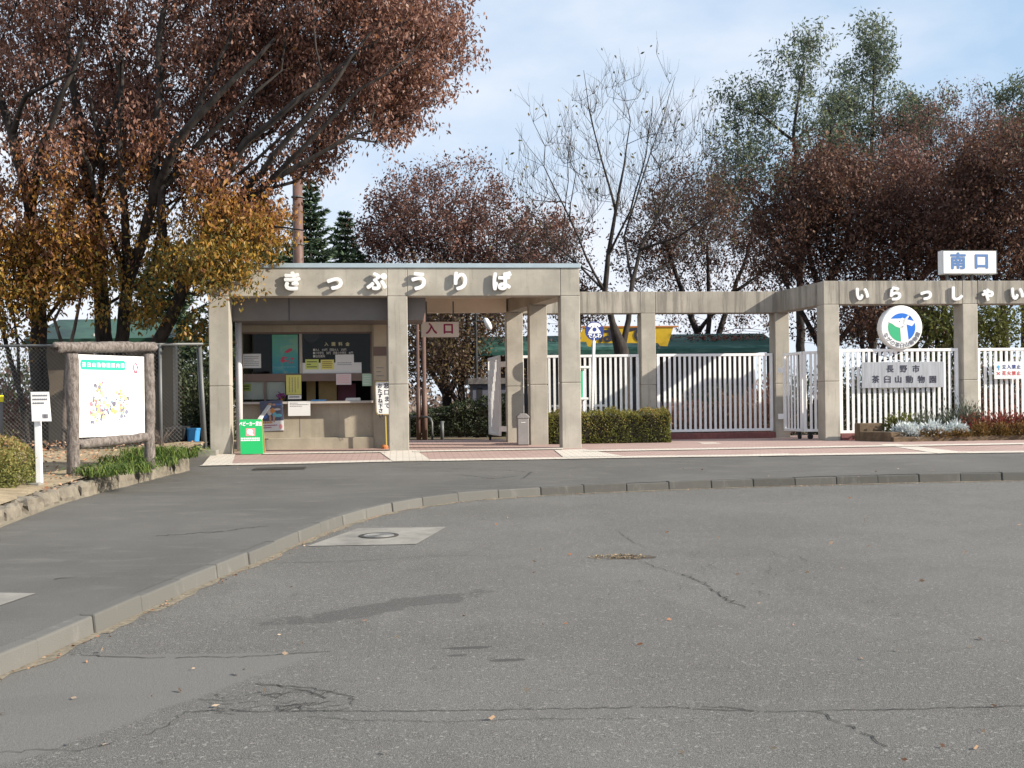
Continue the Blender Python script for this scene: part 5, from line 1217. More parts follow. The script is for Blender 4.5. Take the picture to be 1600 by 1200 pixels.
# ------------------------------------------------------------------ hedges, grass, bedding plants
def boxhedge(name, label, fr, sx, sy, sz, n, size, lm, cat='hedge', rnd=.12, tintf=None):
    t = thing(name, label, cat, fr(0, 0, 0))
    d = rng.uniform(-1, 1, size=(n*3, 3)); d[:, 2] = rng.uniform(0, 1, n*3)
    f = rng.integers(0, 5, n*3); dep = np.abs(rng.normal(size=n*3))*.035
    q = np.stack([d[:, 0]*sx/2, d[:, 1]*sy/2, d[:, 2]*sz], 1)
    for i, (ax, sg, half) in enumerate(((0, 1, sx/2), (0, -1, sx/2), (1, 1, sy/2), (1, -1, sy/2))): q[f == i, ax] = sg*(half-dep[f == i])
    q[f == 4, 2] = sz-dep[f == 4]
    q = q[:n]
    # round the edges, lumpy skin
    ex = np.maximum(0, np.abs(q[:, 0])-(sx/2-rnd))/rnd; ey = np.maximum(0, np.abs(q[:, 1])-(sy/2-rnd))/rnd; ez = np.maximum(0, q[:, 2]-(sz-rnd))/rnd
    k = np.maximum(1, np.sqrt(ex**2+ey**2+ez**2))
    q[:, 0] = np.sign(q[:, 0])*np.where(ex > 0, sx/2-rnd+rnd*ex/k, np.abs(q[:, 0])); q[:, 1] = np.sign(q[:, 1])*np.where(ey > 0, sy/2-rnd+rnd*ey/k, np.abs(q[:, 1])); q[:, 2] = np.where(ez > 0, sz-rnd+rnd*ez/k, q[:, 2])
    lump = .04*(np.sin(q[:, 0]*7+1)+np.sin(q[:, 0]*17+q[:, 2]*9)+np.sin(q[:, 1]*11+q[:, 2]*13)); q[:, 2] += lump*.8*(q[:, 2] > .1); q[:, 1] -= lump*.5
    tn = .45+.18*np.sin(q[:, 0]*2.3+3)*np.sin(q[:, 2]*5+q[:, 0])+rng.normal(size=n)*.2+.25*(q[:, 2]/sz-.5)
    st = rng.random(n) < .03; q[st] = q[st]+np.abs(rng.normal(size=(st.sum(), 3)))*np.array((0, 0, .05))*(q[st][:, 2:3] > sz*.8)+rng.normal(size=(st.sum(), 3))*.02; w = np.array([tuple(fr(*v)) for v in q]); leaf_object('foliage', w, size, tn, lm, t, .6, droop=-.2)
    mb = MB(); m_ = .07 if rnd < .2 else .2; mb.box(-sx/2+m_, sx/2-m_, -sy/2+m_, sy/2-m_, 0, sz-m_-.02, fr); mb.build('twigs', M['core'], t, bevel=.06)  # added solid dark core box, keeps the foliage from being see-through
    return t
Yh0 = 22.45; a = flat(at(858, 690, Yh0)); b = flat(at(1050, 690, Yh0+.25)); w_ = (b-a).length; cH = (a+b)/2+na*.45; dx_ = (b-a).normalized(); dy_ = Vector((-dx_.y, dx_.x, 0))
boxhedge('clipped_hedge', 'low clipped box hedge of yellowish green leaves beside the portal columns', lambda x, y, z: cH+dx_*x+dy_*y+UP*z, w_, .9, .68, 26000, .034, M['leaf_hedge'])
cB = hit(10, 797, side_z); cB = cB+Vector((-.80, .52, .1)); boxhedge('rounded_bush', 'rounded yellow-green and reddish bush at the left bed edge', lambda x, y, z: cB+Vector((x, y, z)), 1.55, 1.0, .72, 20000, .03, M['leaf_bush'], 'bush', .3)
# grass clumps
def clump(label, px, py, n, rad, ln):
    c = on_soil(px, py); t_ = MB(); tn = []
    for k in range(n):
        a = random.uniform(0, 6.28); r = rad*random.random()**.6; b = c+Vector((math.cos(a)*r*1.4, math.sin(a)*r, 0)); b.z = soil_z(b.x, b.y)-.01
        o = random.uniform(0, 6.28); out = Vector((math.cos(o), math.sin(o)-.3, 0)); l = ln*random.uniform(.6, 1.15); s = Vector((-out.y, out.x, 0)).normalized()*.007
        P_ = [b, b+out*l*.28+UP*l*.40, b+out*l*.72+UP*l*.44, b+out*l*1.15+UP*l*.12]
        n0 = len(t_.v)
        for i, p in enumerate(P_): f = (1, .9, .65, .1)[i]; t_.v += [tuple(p-s*f), tuple(p+s*f)]
        for i in range(3): t_.f.append((n0+2*i, n0+2*i+1, n0+2*i+3, n0+2*i+2))
        tn += [random.random()]*8
    o = t_.build('grass_clump', M['grass'], fix=False); at_ = o.data.attributes.new('tint', 'FLOAT', 'POINT'); at_.data.foreach_set('value', np.array(tn, dtype=np.float32)); tag(o, label, 'grass clump', 'arching grass clumps in the left bed')
clump('wide arching green grass clump nearest the map board post', 178, 741, 300, .34, .30); clump('middle arching green grass clump against the edging stones', 214, 727, 320, .40, .30); clump('tall arching green grass clump at the far end of the edging', 250, 716, 420, .40, .40)
# dry twigs beside the gate
mb = MB(); c = on_soil(252, 700)
for k in range(24): a = random.uniform(-1, 1); mb.tube([c, c+Vector((a*.12, random.uniform(-.1, .1), .18)), c+Vector((a*.3, random.uniform(-.1, .1), random.uniform(.25, .42)))], [.005, .004, .002], 3, cap=False)
tag(mb.build('dry_stalks', M['bark_pale'], fix=False), 'tuft of dry brown stalks before the chain link fence', 'dry plant')

# brick planter on the right
K0 = hit(1342, 690, lambda y: PZ); K0 = flat(at(1342, 690, 22.35)); q1_ = flat(at(1396, 694, 21.55)); q2_ = flat(at(1600, 688, 21.55+2.6*.1)); q2_ = q1_+ua*5.2
t = thing('brick_planter', 'low mossy brick planter in front of the plaque fence', 'planter', q1_); zz3 = PZ
mb = MB(); mb.bar(q1_+na*.06+UP*.045, q2_+na*.06+UP*.045, .12, .12); mb.build('front_kerb', M['moss_brick'], t, bevel=.012)
s0 = flat(at(1343, 690, 22.3)); s1 = flat(at(1372, 692, 21.95)); e1 = flat(at(1392, 693, 21.62))
mb = MB(); mb.hexa([p+UP*z for z in (-.05, .37) for p in (s0, s0+ua*.5, s0+ua*.5+na*.25, s0+na*.25)]); mb.build('end_block', M['moss_brick'], t, bevel=.015)
mb = MB(); mb.hexa([p+UP*z for z in (-.05, .20) for p in (e1, e1+ua*.3, s0+ua*.55+na*-.01, s0-na*.01)]); mb.build('corner_block', M['moss_brick'], t, bevel=.015)
mb = MB(); p = [q1_+na*.12, q2_+na*.12, q2_+na*1.35, q1_+na*1.0]; mb.hexa([v+UP*z for z in (-.02, .09) for v in p]); mb.build('soil', M['soil'], t)
def plant(name, label, c, rx, ry, h, n, size, lm, cat='plant', group=None, aspect=.4, spiky=0, t0=0, t1=1):
    d = rng.normal(size=(n, 3)); d /= np.linalg.norm(d, axis=1)[:, None]; r = rng.uniform(.25, 1, n)**.5
    q = d*r[:, None]; q[:, 2] = np.abs(q[:, 2]); lump = 1+.22*np.sin(d[:, 0]*6+c.x*3)*np.sin(d[:, 1]*5+1)+.15*rng.normal(size=n)
    P_ = np.array(c)+q*np.array((rx, ry, h))*lump[:, None]; dirs = d.copy(); dirs[:, 2] = np.abs(dirs[:, 2])+.25+spiky; dirs += rng.normal(size=(n, 3))*.35
    t = thing(name, label, cat, c, group); tn = t0+(t1-t0)*np.clip(rng.uniform(0, 1, n)*.75+.25*q[:, 2], 0, 1)
    leaf_object('foliage', P_, size, tn, lm, t, aspect, dirs=dirs)
    mb = MB()
    for k in range(9): a = random.uniform(0, 6.28); e_ = c+Vector((math.cos(a)*rx*.6, math.sin(a)*ry*.6, h*.75)); mb.tube([c-UP*.02, c+(e_-c)*.5+UP*.03, e_], [.008, .006, .003], 4, cap=False)
    mb.build('stems', M['bark_dark'], t, fix=False); return t
gp = lambda px, Y, z=.08: flat(at(px, 680, Y))+UP*z
plant('shrub', 'dark green shrub at the planter end below the steel plaque', gp(1408, 22.35), .34, .3, .42, 1900, .06, M['leaf_hedge'], 'shrub', None, .5, t0=0, t1=.6)
for i, (px, hh, lb) in enumerate([(1446, .45, 'grey-green bush left of the three behind the silver plants'), (1484, .52, 'middle grey-green bush behind the silver plants'), (1512, .66, 'tallest grey-green bush before the pillar by the keep-out sign')]): plant('lavender_bush', lb, gp(px, 22.45), .36, .3, hh, 2200, .075, M['leaf_greygreen'], 'bush', 'grey-green bushes in the planter', .22, .6)
for px, Y, lb, rx in [(1417, 21.85, 'largest silver-leaved plant at the left of the planter', .25), (1457, 21.92, 'silver-leaved plant in the middle of its row', .24), (1494, 22.0, 'smallest silver-leaved plant beside the brown foliage', .18)]: plant('silver_plant', lb, gp(px, Y, .10), rx*1.15, .24, .25, 1100, .08, M['leaf_silver'], 'plant', 'silver-leaved bedding plants', .3)
labs = ['reddish bedding plant right behind the silver plants', 'reddish bedding plant next to the keep-out fence pillar', 'tall reddish bedding plant below the left edge of the keep-out sign', 'tall reddish bedding plant below the right edge of the keep-out sign', 'reddish bedding plant at the photo edge']
for i, px in enumerate((1512, 1536, 1560, 1584, 1606)): plant('red_plant', labs[i], gp(px, 22.3), .26, .3, .38+.06*(i > 0), 1300, .06, M['leaf_red'], 'plant', 'reddish bedding plants', .4, .3, t0=.35, t1=1)
labs = ['brown-green bedding plant directly under the first silver plant', 'brown-green bedding plant under the middle silver plant', 'brown-green bedding plant under the smallest silver plant', 'brown-green bedding plant before the fence pillar', 'brown-green bedding plant before the tall red ones', 'last brown-green bedding plant at the photo edge']
for i, px in enumerate((1440, 1468, 1500, 1532, 1564, 1598)): plant('bedding_plant', labs[i], gp(px, 21.9 if i > 2 else 21.8), .22, .2, .26 if i > 2 else .13, 900, .05, M['leaf_red'], 'plant', 'brown-green bedding plants', .45, .2, t0=0, t1=.6)
pts = []; 
for k in range(1500): f = random.random(); p = q1_+(q2_-q1_)*(.2+.8*f)+na*random.uniform(.13, .26)+UP*(.09+.06*random.random()); pts.append(tuple(p))
leaf_object('seedlings', pts, .05, rng.uniform(0, 1, len(pts)), M['leaf_sprout'], None, .6, droop=-.3)['kind'] = 'stuff'
# shrubs behind the fences and through the portal
c = flat(at(1150, 660, 27.5)); plant('round_bush', 'large round reddish bush behind the white fence', c-UP*.05, .78, .75, 1.05, 9000, .05, M['leaf_russet'], 'bush', None, .6, t0=.3, t1=1)
for i, (px, Y, rx, hh, lm, lb) in enumerate([(1070, 29, 1.2, .9, 'leaf_maroon', 'dark purplish shrub behind the fence left of the round bush'), (1195, 28.6, .7, 1.4, 'leaf_maroon', 'dark shrub behind the fence right of the round bush'), (900, 29.5, 1.3, .8, 'leaf_darkgreen', 'low dark shrub behind the fence near the phone sign'), (1400, 27.5, 1.3, 1.1, 'leaf_darkgreen', 'dark shrub behind the plaque fence'), (1560, 27.8, 1.3, 1.2, 'leaf_maroon', 'dark purplish shrub behind the keep-out sign fence')]):
    plant('shrub', lb, flat(at(px, 660, Y))-UP*.05, rx, .8, hh, 4200, .07, M[lm], 'shrub', None, .5)
a = flat(at(655, 650, 28.5)); b = flat(at(772, 650, 29.5)); cP = (a+b)/2+Vector((.0, .5, 0)); wv = (b-a).length
for i, (px, Y, rx, hh, lb) in enumerate([(1340, 28.5, 1.1, 1.75, 'tall dark evergreen shrub behind the left half of the plaque fence'), (1450, 29, 1.3, 1.9, 'tall dark evergreen shrub behind the right half of the plaque fence'), (1530, 28.3, 1.0, 1.7, 'tall dark evergreen shrub behind the column by the keep-out sign'), (1610, 28.8, 1.2, 1.9, 'tall dark evergreen shrub at the photo edge behind the end fence'), (1120, 30.5, 1.6, 1.3, 'dark evergreen shrub below the rest house roof end'), (1240, 29.5, 1.1, 1.7, 'tall dark evergreen shrub behind the folding gate')]):
    plant('evergreen_shrub', lb, flat(at(px, 660, Y))-UP*.05, rx, .9, hh, 6500, .075, M['leaf_darkgreen'], 'shrub', 'dark evergreen shrubs behind the fences', .5)
boxhedge('dark_hedge', 'dark green hedge rising behind the entrance portal', lambda x, y, z: cP+Vector((x, y, z*(.62+.38*(x/wv+.5)*1.25))), wv+.9, 1.4, 1.02, 17000, .055, M['leaf_darkgreen'], 'hedge', .25)

# ------------------------------------------------------------------ trees
def El(px, py, Y, rpx, rpz, ry, w=None):
    c = at(px, py, Y); k = Y/FPX; e_ = [c.x, c.y, c.z, rpx*k, ry, rpz*k]
    e_.append(w if w is not None else e_[3]*e_[4]*e_[5]); return e_
def Sk(pts, r0, r1): return ([tuple(at(*p)) for p in pts], r0, r1)
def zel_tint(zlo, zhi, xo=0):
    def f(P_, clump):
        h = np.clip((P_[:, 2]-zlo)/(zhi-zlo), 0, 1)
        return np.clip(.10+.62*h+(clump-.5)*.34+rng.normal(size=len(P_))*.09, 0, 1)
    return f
# the three big zelkovas at the left
b1 = at(62, 690, 21.3); b1.z = .5
make_tree('zelkova_tree', 'broad russet zelkova with a straight dark trunk, leftmost behind the fence', 'russet zelkova trees behind the chain link fence', tuple(b1),
    [Sk([(62,712,21.3),(63,600,21.3),(60,470,21.2),(48,330,20.6),(20,210,20),(-30,60,19.8)], .20, .05), Sk([(60,470,21.2),(95,350,20.6),(150,250,20.0),(190,130,19.8)], .11, .04), Sk([(48,330,20.6),(60,240,19.6),(85,180,19.2),(130,60,19.0)], .09, .03), Sk([(20,210,20),(40,150,19.3),(120,110,19)], .06, .02)],
    [El(20,40,21.4,200,190,2.2,1.4), El(-60,250,21.4,150,150,2,.6), El(110,140,21.2,150,140,1.9,1), El(60,370,20.6,120,60,1.4,.5), El(100,-160,21,240,150,2.6,1), El(20,470,20.3,60,55,.9,.18), El(110,430,20.5,60,50,.8,.16)],
    560, 52000, .095, 'leaf_zelkova', shell=.3, spread=.12, k=5, tl=.6, aspect=.42, droop=.7, tint=zel_tint(3.5, 6.8), zmin=2.4, bf=.45)
b2 = at(168, 690, 21.6); b2.z = .5
make_tree('zelkova_tree', 'tallest zelkova with twin dark trunks behind the map board', 'russet zelkova trees behind the chain link fence', tuple(b2),
    [Sk([(166,712,21.6),(168,600,21.6),(160,480,21.4),(150,350,20.8),(128,220,20.2),(110,80,20)], .21, .06), Sk([(182,708,21.5),(180,600,21.5),(200,440,21.0),(240,310,20.0),(246,180,19.6),(255,20,19.4)], .16, .05), Sk([(240,310,20.0),(275,220,19.3),(340,150,19.0),(430,60,18.9)], .10, .03), Sk([(200,440,21.0),(195,330,20.0),(185,210,19.6),(190,90,19.4)], .09, .04), Sk([(240,310,20.0),(310,225,19.5),(380,160,19.3),(440,110,19.3)], .07, .02), Sk([(150,350,20.8),(160,240,19.8),(140,150,19.4)], .07, .03), Sk([(200,440,21.0),(165,340,20.2),(140,260,19.6),(100,180,19.4)], .07, .03)],
    [El(240,60,21.5,240,190,2.4,1.5), El(380,90,21.3,180,160,2.0,1.2), El(470,0,21,170,150,2.0,1), El(250,-150,21,300,150,2.8,1.3), El(180,400,21,110,50,1.0,.35), El(150,290,20.6,130,65,1.6,.7), El(270,250,20.8,130,70,1.8,.7), El(200,490,20.3,55,40,.7,.14)],
    700, 70000, .095, 'leaf_zelkova', shell=.3, spread=.12, k=5, tl=.6, aspect=.42, droop=.7, tint=zel_tint(3.9, 6.9), zmin=2.7, bf=.45)
b3 = at(228, 690, 21.0); b3.z = .5
make_tree('zelkova_tree', 'leaning zelkova whose branches reach out over the ticket office', 'russet zelkova trees behind the chain link fence', tuple(b3),
    [Sk([(222,712,21),(230,600,21),(247,535,20.8),(285,455,20.4),(318,385,20.0),(360,325,19.5),(420,285,19.2),(500,240,19.1),(580,190,19.1)], .17, .02), Sk([(318,385,20.0),(335,300,19.6),(385,220,19.2),(460,160,19.0),(550,90,19.0),(640,30,19.0)], .10, .02), Sk([(285,455,20.4),(255,370,20.0),(255,270,19.8),(310,170,19.5),(360,60,19.4)], .10, .03), Sk([(360,325,19.5),(430,240,18.9),(500,160,18.7),(580,50,18.6)], .07, .02), Sk([(318,385,20.0),(380,350,19.4),(440,355,19.0),(475,360,18.9)], .05, .012), Sk([(300,425,20.4),(345,440,19.6),(390,435,19.0)], .04, .012), Sk([(420,285,19.2),(480,225,18.8),(560,140,18.7),(640,90,18.7)], .05, .012), Sk([(335,300,19.6),(400,250,19.0),(470,190,18.8)], .05, .015)],
    [El(520,70,20.6,195,150,2.0,1.7), El(600,-20,20.4,130,160,1.9,1.1), El(618,105,20.0,76,86,1.3,.7), El(400,150,20.8,150,90,1.6,.9), El(570,195,20.0,85,55,1.0,.45), El(480,-150,20,230,140,2.4,1), El(370,378,19.4,70,42,.9,.42), El(338,430,18.9,42,32,.6,.30), El(320,430,19.8,75,45,.9,.28), El(340,335,19.8,90,50,1.2,.5), El(480,252,20.2,60,38,.8,.22), El(300,520,20.3,35,35,.5,.08)],
    820, 78000, .092, 'leaf_zelkova', shell=.3, spread=.11, k=5, tl=.55, aspect=.42, droop=.7, tint=zel_tint(4.1, 6.2), zmin=2.5, bf=.42)
# thin leaning saplings among them
make_tree('sapling', 'thin leaning sapling with twin stems at the left photo edge', None, tuple(at(40, 690, 20.6)), [Sk([(48,700,20.6),(30,610,20.6),(10,540,20.6),(-10,450,20.6)], .07, .03), Sk([(30,610,20.6),(28,540,20.5),(18,470,20.4)], .04, .02)], [El(0,430,20.4,60,60,.8), El(20,510,20.3,40,40,.6)], 50, 3200, .10, 'leaf_zelkova', spread=.2, k=3, tl=.35, tint=zel_tint(2.5, 7))
make_tree('sapling', 'pale thin stems forking above the top log of the map board', None, tuple(at(105, 690, 20.4)), [Sk([(100,700,20.4),(104,560,20.4),(125,470,20.3),(135,400,20.2)], .055, .02), Sk([(104,560,20.4),(85,500,20.4),(110,430,20.3)], .04, .02)], [El(130,400,20.1,50,55,.7), El(90,455,20.1,50,35,.6)], 45, 3000, .10, 'leaf_zelkova', bark='bark_pale', spread=.2, k=3, tl=.35, tint=zel_tint(2.5, 7))

# firs behind the ticket office
def fir(label, px, pytop, Y, rpx, n, seed):
    base = flat(at(px, 640, Y)); top = at(px, pytop, Y); hgt = top.z-base.z; rad = rpx*Y/FPX; rr = np.random.default_rng(seed)
    t = thing('fir_tree', label, 'tree', base, 'dark firs behind the ticket office'); mb = MB(); mb.tube([base, base+UP*hgt*.5, base+UP*hgt], [.14, .08, .012], 8, cap=False); P_ = []; D_ = []
    lev = int(hgt/.20)
    for i in range(lev):
        f = (i+1)/lev; z = hgt*f
        if f < .12: continue
        r = rad*1.6*(1-f)**.8*rr.uniform(.85, 1.1)+.08
        for q in range(rr.integers(8, 12)):
            a = rr.uniform(0, 6.28); l = r*rr.uniform(.65, 1.15); d = np.array((math.cos(a), math.sin(a), 0)); p0 = np.array(base)+np.array((0, 0, z))
            p1 = p0+d*l*.6+np.array((0, 0, .03*l)); p2 = p0+d*l+np.array((0, 0, .30*l))
            mb.tube([p0, p1, p2], [.018, .012, .004], 3, cap=False); k = int(n*3*l/rad/lev/6)+10
            fr_ = rr.uniform(.1, 1, k)[:, None]; side = np.array((-d[1], d[0], 0)); sg = rr.choice([-1, 1], k)[:, None]
            w_ = rr.uniform(0, .30, k)[:, None]*(1.1-fr_)*l; pp = np.where(fr_ < .6, p0+(p1-p0)*fr_/.6, p1+(p2-p1)*(fr_-.6)/.4)+side*sg*w_+np.array((0, 0, -.12))*w_
            P_.append(pp); D_.append(d*.6+side*sg*.7+rr.normal(size=(k, 3))*.25)
    mb.build('trunk', M['bark'], t, fix=False); P_ = np.concatenate(P_); leaf_object('crown', P_, .17, rng.uniform(0, 1, len(P_)), M['leaf_fir'], t, .30, dirs=np.concatenate(D_))
fir('dark fir rising behind the brown pole', 488, 285, 34, 62, 13000, 1); fir('smaller fir between the brown pole and red maple', 543, 335, 36, 55, 10000, 2); fir('dark fir mostly hidden behind the leaning zelkova', 405, 300, 33, 75, 13000, 3)
fir('dark fir low behind the shed and zelkova trunks', 255, 380, 31, 80, 11000, 4)
# brown utility pole
p = flat(at(469, 640, 29)); pt = at(468.5, 262, 29); mb = MB(); mb.tube([p-UP*.2, Vector((p.x, p.y, pt.z))], [.17, .13], 14); t = tag(mb.build('utility_pole', M['pole_brown'], smooth=True), 'tall brown metal pole behind the ticket office roof', 'pole')
mb = MB()
for py in (309, 383): zz5 = at(469, py, 29).z; mb.tube([(p.x, p.y, zz5), (p.x, p.y, zz5+.035)], .172, 14)
mb.build('band', M['galv'], t)

# trees beyond the gate
def simple(label, name, base_px, Y, skel, ells, n, leaves, ls, lm, bark='bark_dark', group='trees beyond the gate', zmin=None, **kw):
    b = flat(at(base_px, 640, Y)); b.z = .3; s = [Sk([(x, y, Y+d) for x, y, d in pts], r0, r1) for pts, r0, r1 in skel]
    return make_tree(name, label, group, tuple(b), s, ells, n, leaves, ls, M and lm, bark=bark, zmin=zmin, **kw)
simple('maroon tree with many dark stems seen above and through the portal', 'cherry_tree', 700, 37, [([(700,690,0),(698,620,0),(690,560,0),(665,470,0),(640,380,-.5)], .2, .05), ([(690,560,0),(715,470,.5),(735,380,.5),(740,310,.4)], .13, .04), ([(698,620,0),(745,530,-.5),(785,450,-.5),(830,390,0)], .13, .04), ([(690,560,0),(690,450,-1),(700,340,-1)], .1, .03), ([(698,620,0),(660,560,.6),(620,500,.8),(590,430,.8)], .10, .03)],
    [El(700,355,37,120,85,2.4,1.5), El(625,385,37,60,75,1.8,.6), El(800,400,37,85,70,2,.8), El(720,470,37,140,70,2.4,.7), El(850,390,38,50,50,1.4,.3), El(700,560,36.5,80,60,1.5,.25)], 560, 36000, .115, 'leaf_maroon', shell=.25, spread=.16, k=5, tl=.75, twr=.006, tip=.009, zmin=2.0, tint=lambda P_, c: np.clip(.2+.5*c+rng.normal(size=len(P_))*.2, 0, 1))
M['leaf_portal'] = leafmat('brown_olive_leaf', [(0, (.04, .03, .024)), (1, (.20, .16, .05)), (.5, (.115, .068, .048))], .25)
simple('olive and brown leaved tree low in the portal opening', 'cherry_tree', 722, 33, [([(722,690,0),(720,600,0),(712,540,0),(690,480,0)], .15, .04), ([(720,600,0),(745,530,.4),(775,460,.5)], .11, .03), ([(722,640,0),(685,580,-.4),(655,520,-.4)], .09, .03), ([(720,600,0),(728,520,-.6),(735,440,-.6)], .09, .03)],
    [El(720,530,33,75,70,1.5,1), El(690,470,33,60,50,1.4,.5), El(770,490,33,45,50,1.2,.4), El(665,560,33,40,50,1,.4), El(720,600,33,80,45,1.6,.7), El(690,540,31.5,50,50,1,.4)], 400, 15000, .11, 'leaf_portal', spread=.28, k=3, tl=.6, twr=.006, zmin=1.8)
# bare tree: trunk forks just above the fence
make_tree('bare_tree', 'nearly bare tree forking above the white fence beside the yellow board', None, tuple(at(971, 690, 28.2)),
    [Sk([(972,715,28.2),(972,640,28.2),(971,548,28.2)], .23, .20), Sk([(971,548,28.2),(957,505,28.1),(945,455,28.0),(950,400,27.9),(962,330,27.8),(975,260,27.7),(985,190,27.6)], .10, .008), Sk([(971,548,28.2),(982,500,28.3),(988,440,28.5),(1000,390,28.7),(1040,310,29),(1080,255,29.2)], .085, .008), Sk([(945,455,28.0),(915,400,27.6),(890,340,27.3),(850,260,27.0),(805,200,26.8)], .036, .004), Sk([(962,330,27.8),(940,250,28.3),(920,170,28.6),(912,110,28.8)], .035, .006), Sk([(988,440,28.5),(975,370,29.2),(1000,290,29.5),(1030,200,29.6),(1055,120,29.7)], .035, .006), Sk([(945,455,28.0),(900,410,28.6),(850,365,29),(815,310,29.2)], .04, .006), Sk([(1000,390,28.7),(1060,370,28.0),(1120,330,27.6),(1150,300,27.4)], .04, .006), Sk([(950,400,27.9),(985,330,27.2),(1010,240,26.8),(1020,150,26.5)], .035, .006), Sk([(945,470,28),(880,440,28.2),(835,420,28.4),(800,400,28.5)], .032, .006), Sk([(988,440,28.5),(1050,410,28.8),(1110,365,29.2)], .032, .006)],
    [El(965,240,28.2,130,130,2.4,1.2), El(870,300,28,85,110,1.8,.8), El(1070,270,28.5,80,110,1.8,.8), El(840,400,28.4,60,45,1.2,.3), El(1090,370,28.4,60,50,1.2,.3)],
    640, 380, .11, 'leaf_olive', bark='bark', shell=.45, spread=.10, k=3, tl=.6, twr=.0048, tip=.0052, bf=.32, jitter=.035, upb=.9, tint=lambda P_, c: np.clip(.15+.4*c+rng.normal(size=len(P_))*.15, 0, 1))
simple('russet tree with a fan of dark bare limbs above the back beam', 'maple_tree', 1110, 38, [([(1105,690,0),(1105,600,0),(1090,520,0),(1060,440,0),(1040,380,0)], .2, .05), ([(1105,600,0),(1130,500,.4),(1160,420,.6),(1180,350,.6)], .14, .04), ([(1105,600,0),(1108,480,-.6),(1105,380,-.8)], .12, .04), ([(1090,520,0),(1140,460,-1),(1200,420,-1)], .08, .03)],
    [El(1060,360,38,75,70,2,.8), El(1130,400,38,110,70,2.2,1), El(1100,320,38,70,50,1.8,.4), El(1010,420,38,55,50,1.4,.3), El(1130,500,38,110,40,1.8,.25)], 400, 16000, .11, 'leaf_russet', spread=.15, k=5, tl=.75, twr=.006, zmin=2.6)
# locust trees with feathery green crowns
def loc_t(P_, c): return np.clip(.2+.55*c+rng.normal(size=len(P_))*.2, 0, 1)
simple('tall airy green locust with a tiered crown right of the bare tree', 'locust_tree', 1250, 42, [([(1255,690,0),(1252,560,0),(1250,440,0),(1245,330,0),(1240,220,0),(1250,130,0)], .22, .04), ([(1250,440,0),(1200,360,-.5),(1160,290,-.6)], .10, .03), ([(1245,330,0),(1290,260,.4),(1300,180,.4)], .09, .03), ([(1240,220,0),(1190,180,0),(1150,170,0)], .07, .02)],
    [El(1255,110,42,55,48,1.4,.35), El(1175,170,42,52,36,1.3,.35), El(1240,190,42,80,40,1.7,.4), El(1160,240,42,45,40,1.3,.25), El(1220,270,42,95,45,2,.5), El(1200,340,42,85,50,2,.4), El(1280,330,42,60,60,1.8,.3), El(1300,230,42,60,35,1.5,.35), El(1140,310,42,45,35,1.4,.3), El(1310,290,42,50,35,1.5,.3)], 330, 19000, .17, 'leaf_locust', bark='bark', group='green locust trees beyond the gate', spread=.15, k=5, tl=.75, aspect=.34, tint=loc_t, shell=.2, twr=.006)
simple('tallest green locust with a pointed top above the rounded maroon trees', 'locust_tree', 1365, 44, [([(1360,690,0),(1362,520,0),(1358,380,0),(1362,240,0),(1365,120,0),(1362,60,0)], .22, .02), ([(1358,380,0),(1400,280,0),(1420,190,0)], .10, .03), ([(1362,240,0),(1330,200,0),(1310,180,0)], .06, .02)],
    [El(1362,90,44,42,42,1.3,.3), El(1350,150,44,50,40,1.4,.35), El(1385,200,44,70,45,1.8,.4), El(1430,220,44,50,45,1.5,.3), El(1340,250,44,60,55,1.7,.4), El(1410,290,44,70,55,1.8,.4), El(1310,190,44,40,30,1.3,.25), El(1460,180,44,45,35,1.4,.3)], 320, 17000, .17, 'leaf_locust', bark='bark', group='green locust trees beyond the gate', spread=.15, k=5, tl=.75, aspect=.34, tint=loc_t, shell=.2, twr=.006)
simple('grey-green locust at the upper right corner of the scene', 'locust_tree', 1600, 46, [([(1600,690,0),(1602,500,0),(1600,330,0),(1598,200,0)], .22, .05)], [El(1590,190,46,55,60,1.8,.6), El(1640,180,46,80,80,2,.6), El(1560,240,46,45,40,1.5,.3)], 200, 9000, .18, 'leaf_locust', bark='bark', group='green locust trees beyond the gate', spread=.15, k=5, tl=.6, aspect=.36, tint=loc_t, twr=.006)
simple('thin twiggy brown tree between the locusts and right corner', 'cherry_tree', 1480, 41, [([(1475,690,0),(1478,520,0),(1470,380,0),(1455,240,0),(1450,160,0)], .15, .02), ([(1470,380,0),(1510,270,0),(1530,170,0)], .09, .02), ([(1478,450,0),(1430,340,0),(1400,260,0)], .09, .02)], [El(1460,240,41,80,70,2,1), El(1520,230,41,60,70,1.6,.7), El(1440,330,41,90,60,2,.7)], 340, 8000, .10, 'leaf_maroon', spread=.14, k=5, tl=.8, twr=.006, upb=.6)
simple('dense dark maroon tree above the corner of the gate beam', 'maple_tree', 1290, 33, [([(1290,690,0),(1292,560,0),(1285,470,0),(1260,380,0),(1240,310,0)], .17, .05), ([(1285,470,0),(1320,390,.4),(1330,310,.5)], .12, .04), ([(1292,560,0),(1240,470,-.4),(1210,400,-.5)], .10, .04), ([(1292,560,0),(1350,480,0),(1400,420,0)], .10, .03)],
    [El(1260,330,33,75,65,2,1), El(1330,340,33,80,80,2,1), El(1230,400,33,60,55,1.6,.6), El(1320,420,33,110,50,2,.8), El(1300,290,33,50,40,1.4,.4), El(1280,500,32.5,60,50,1.4,.25)], 460, 28000, .115, 'leaf_russet', spread=.15, k=5, tl=.95, shell=.2, zmin=2.0)
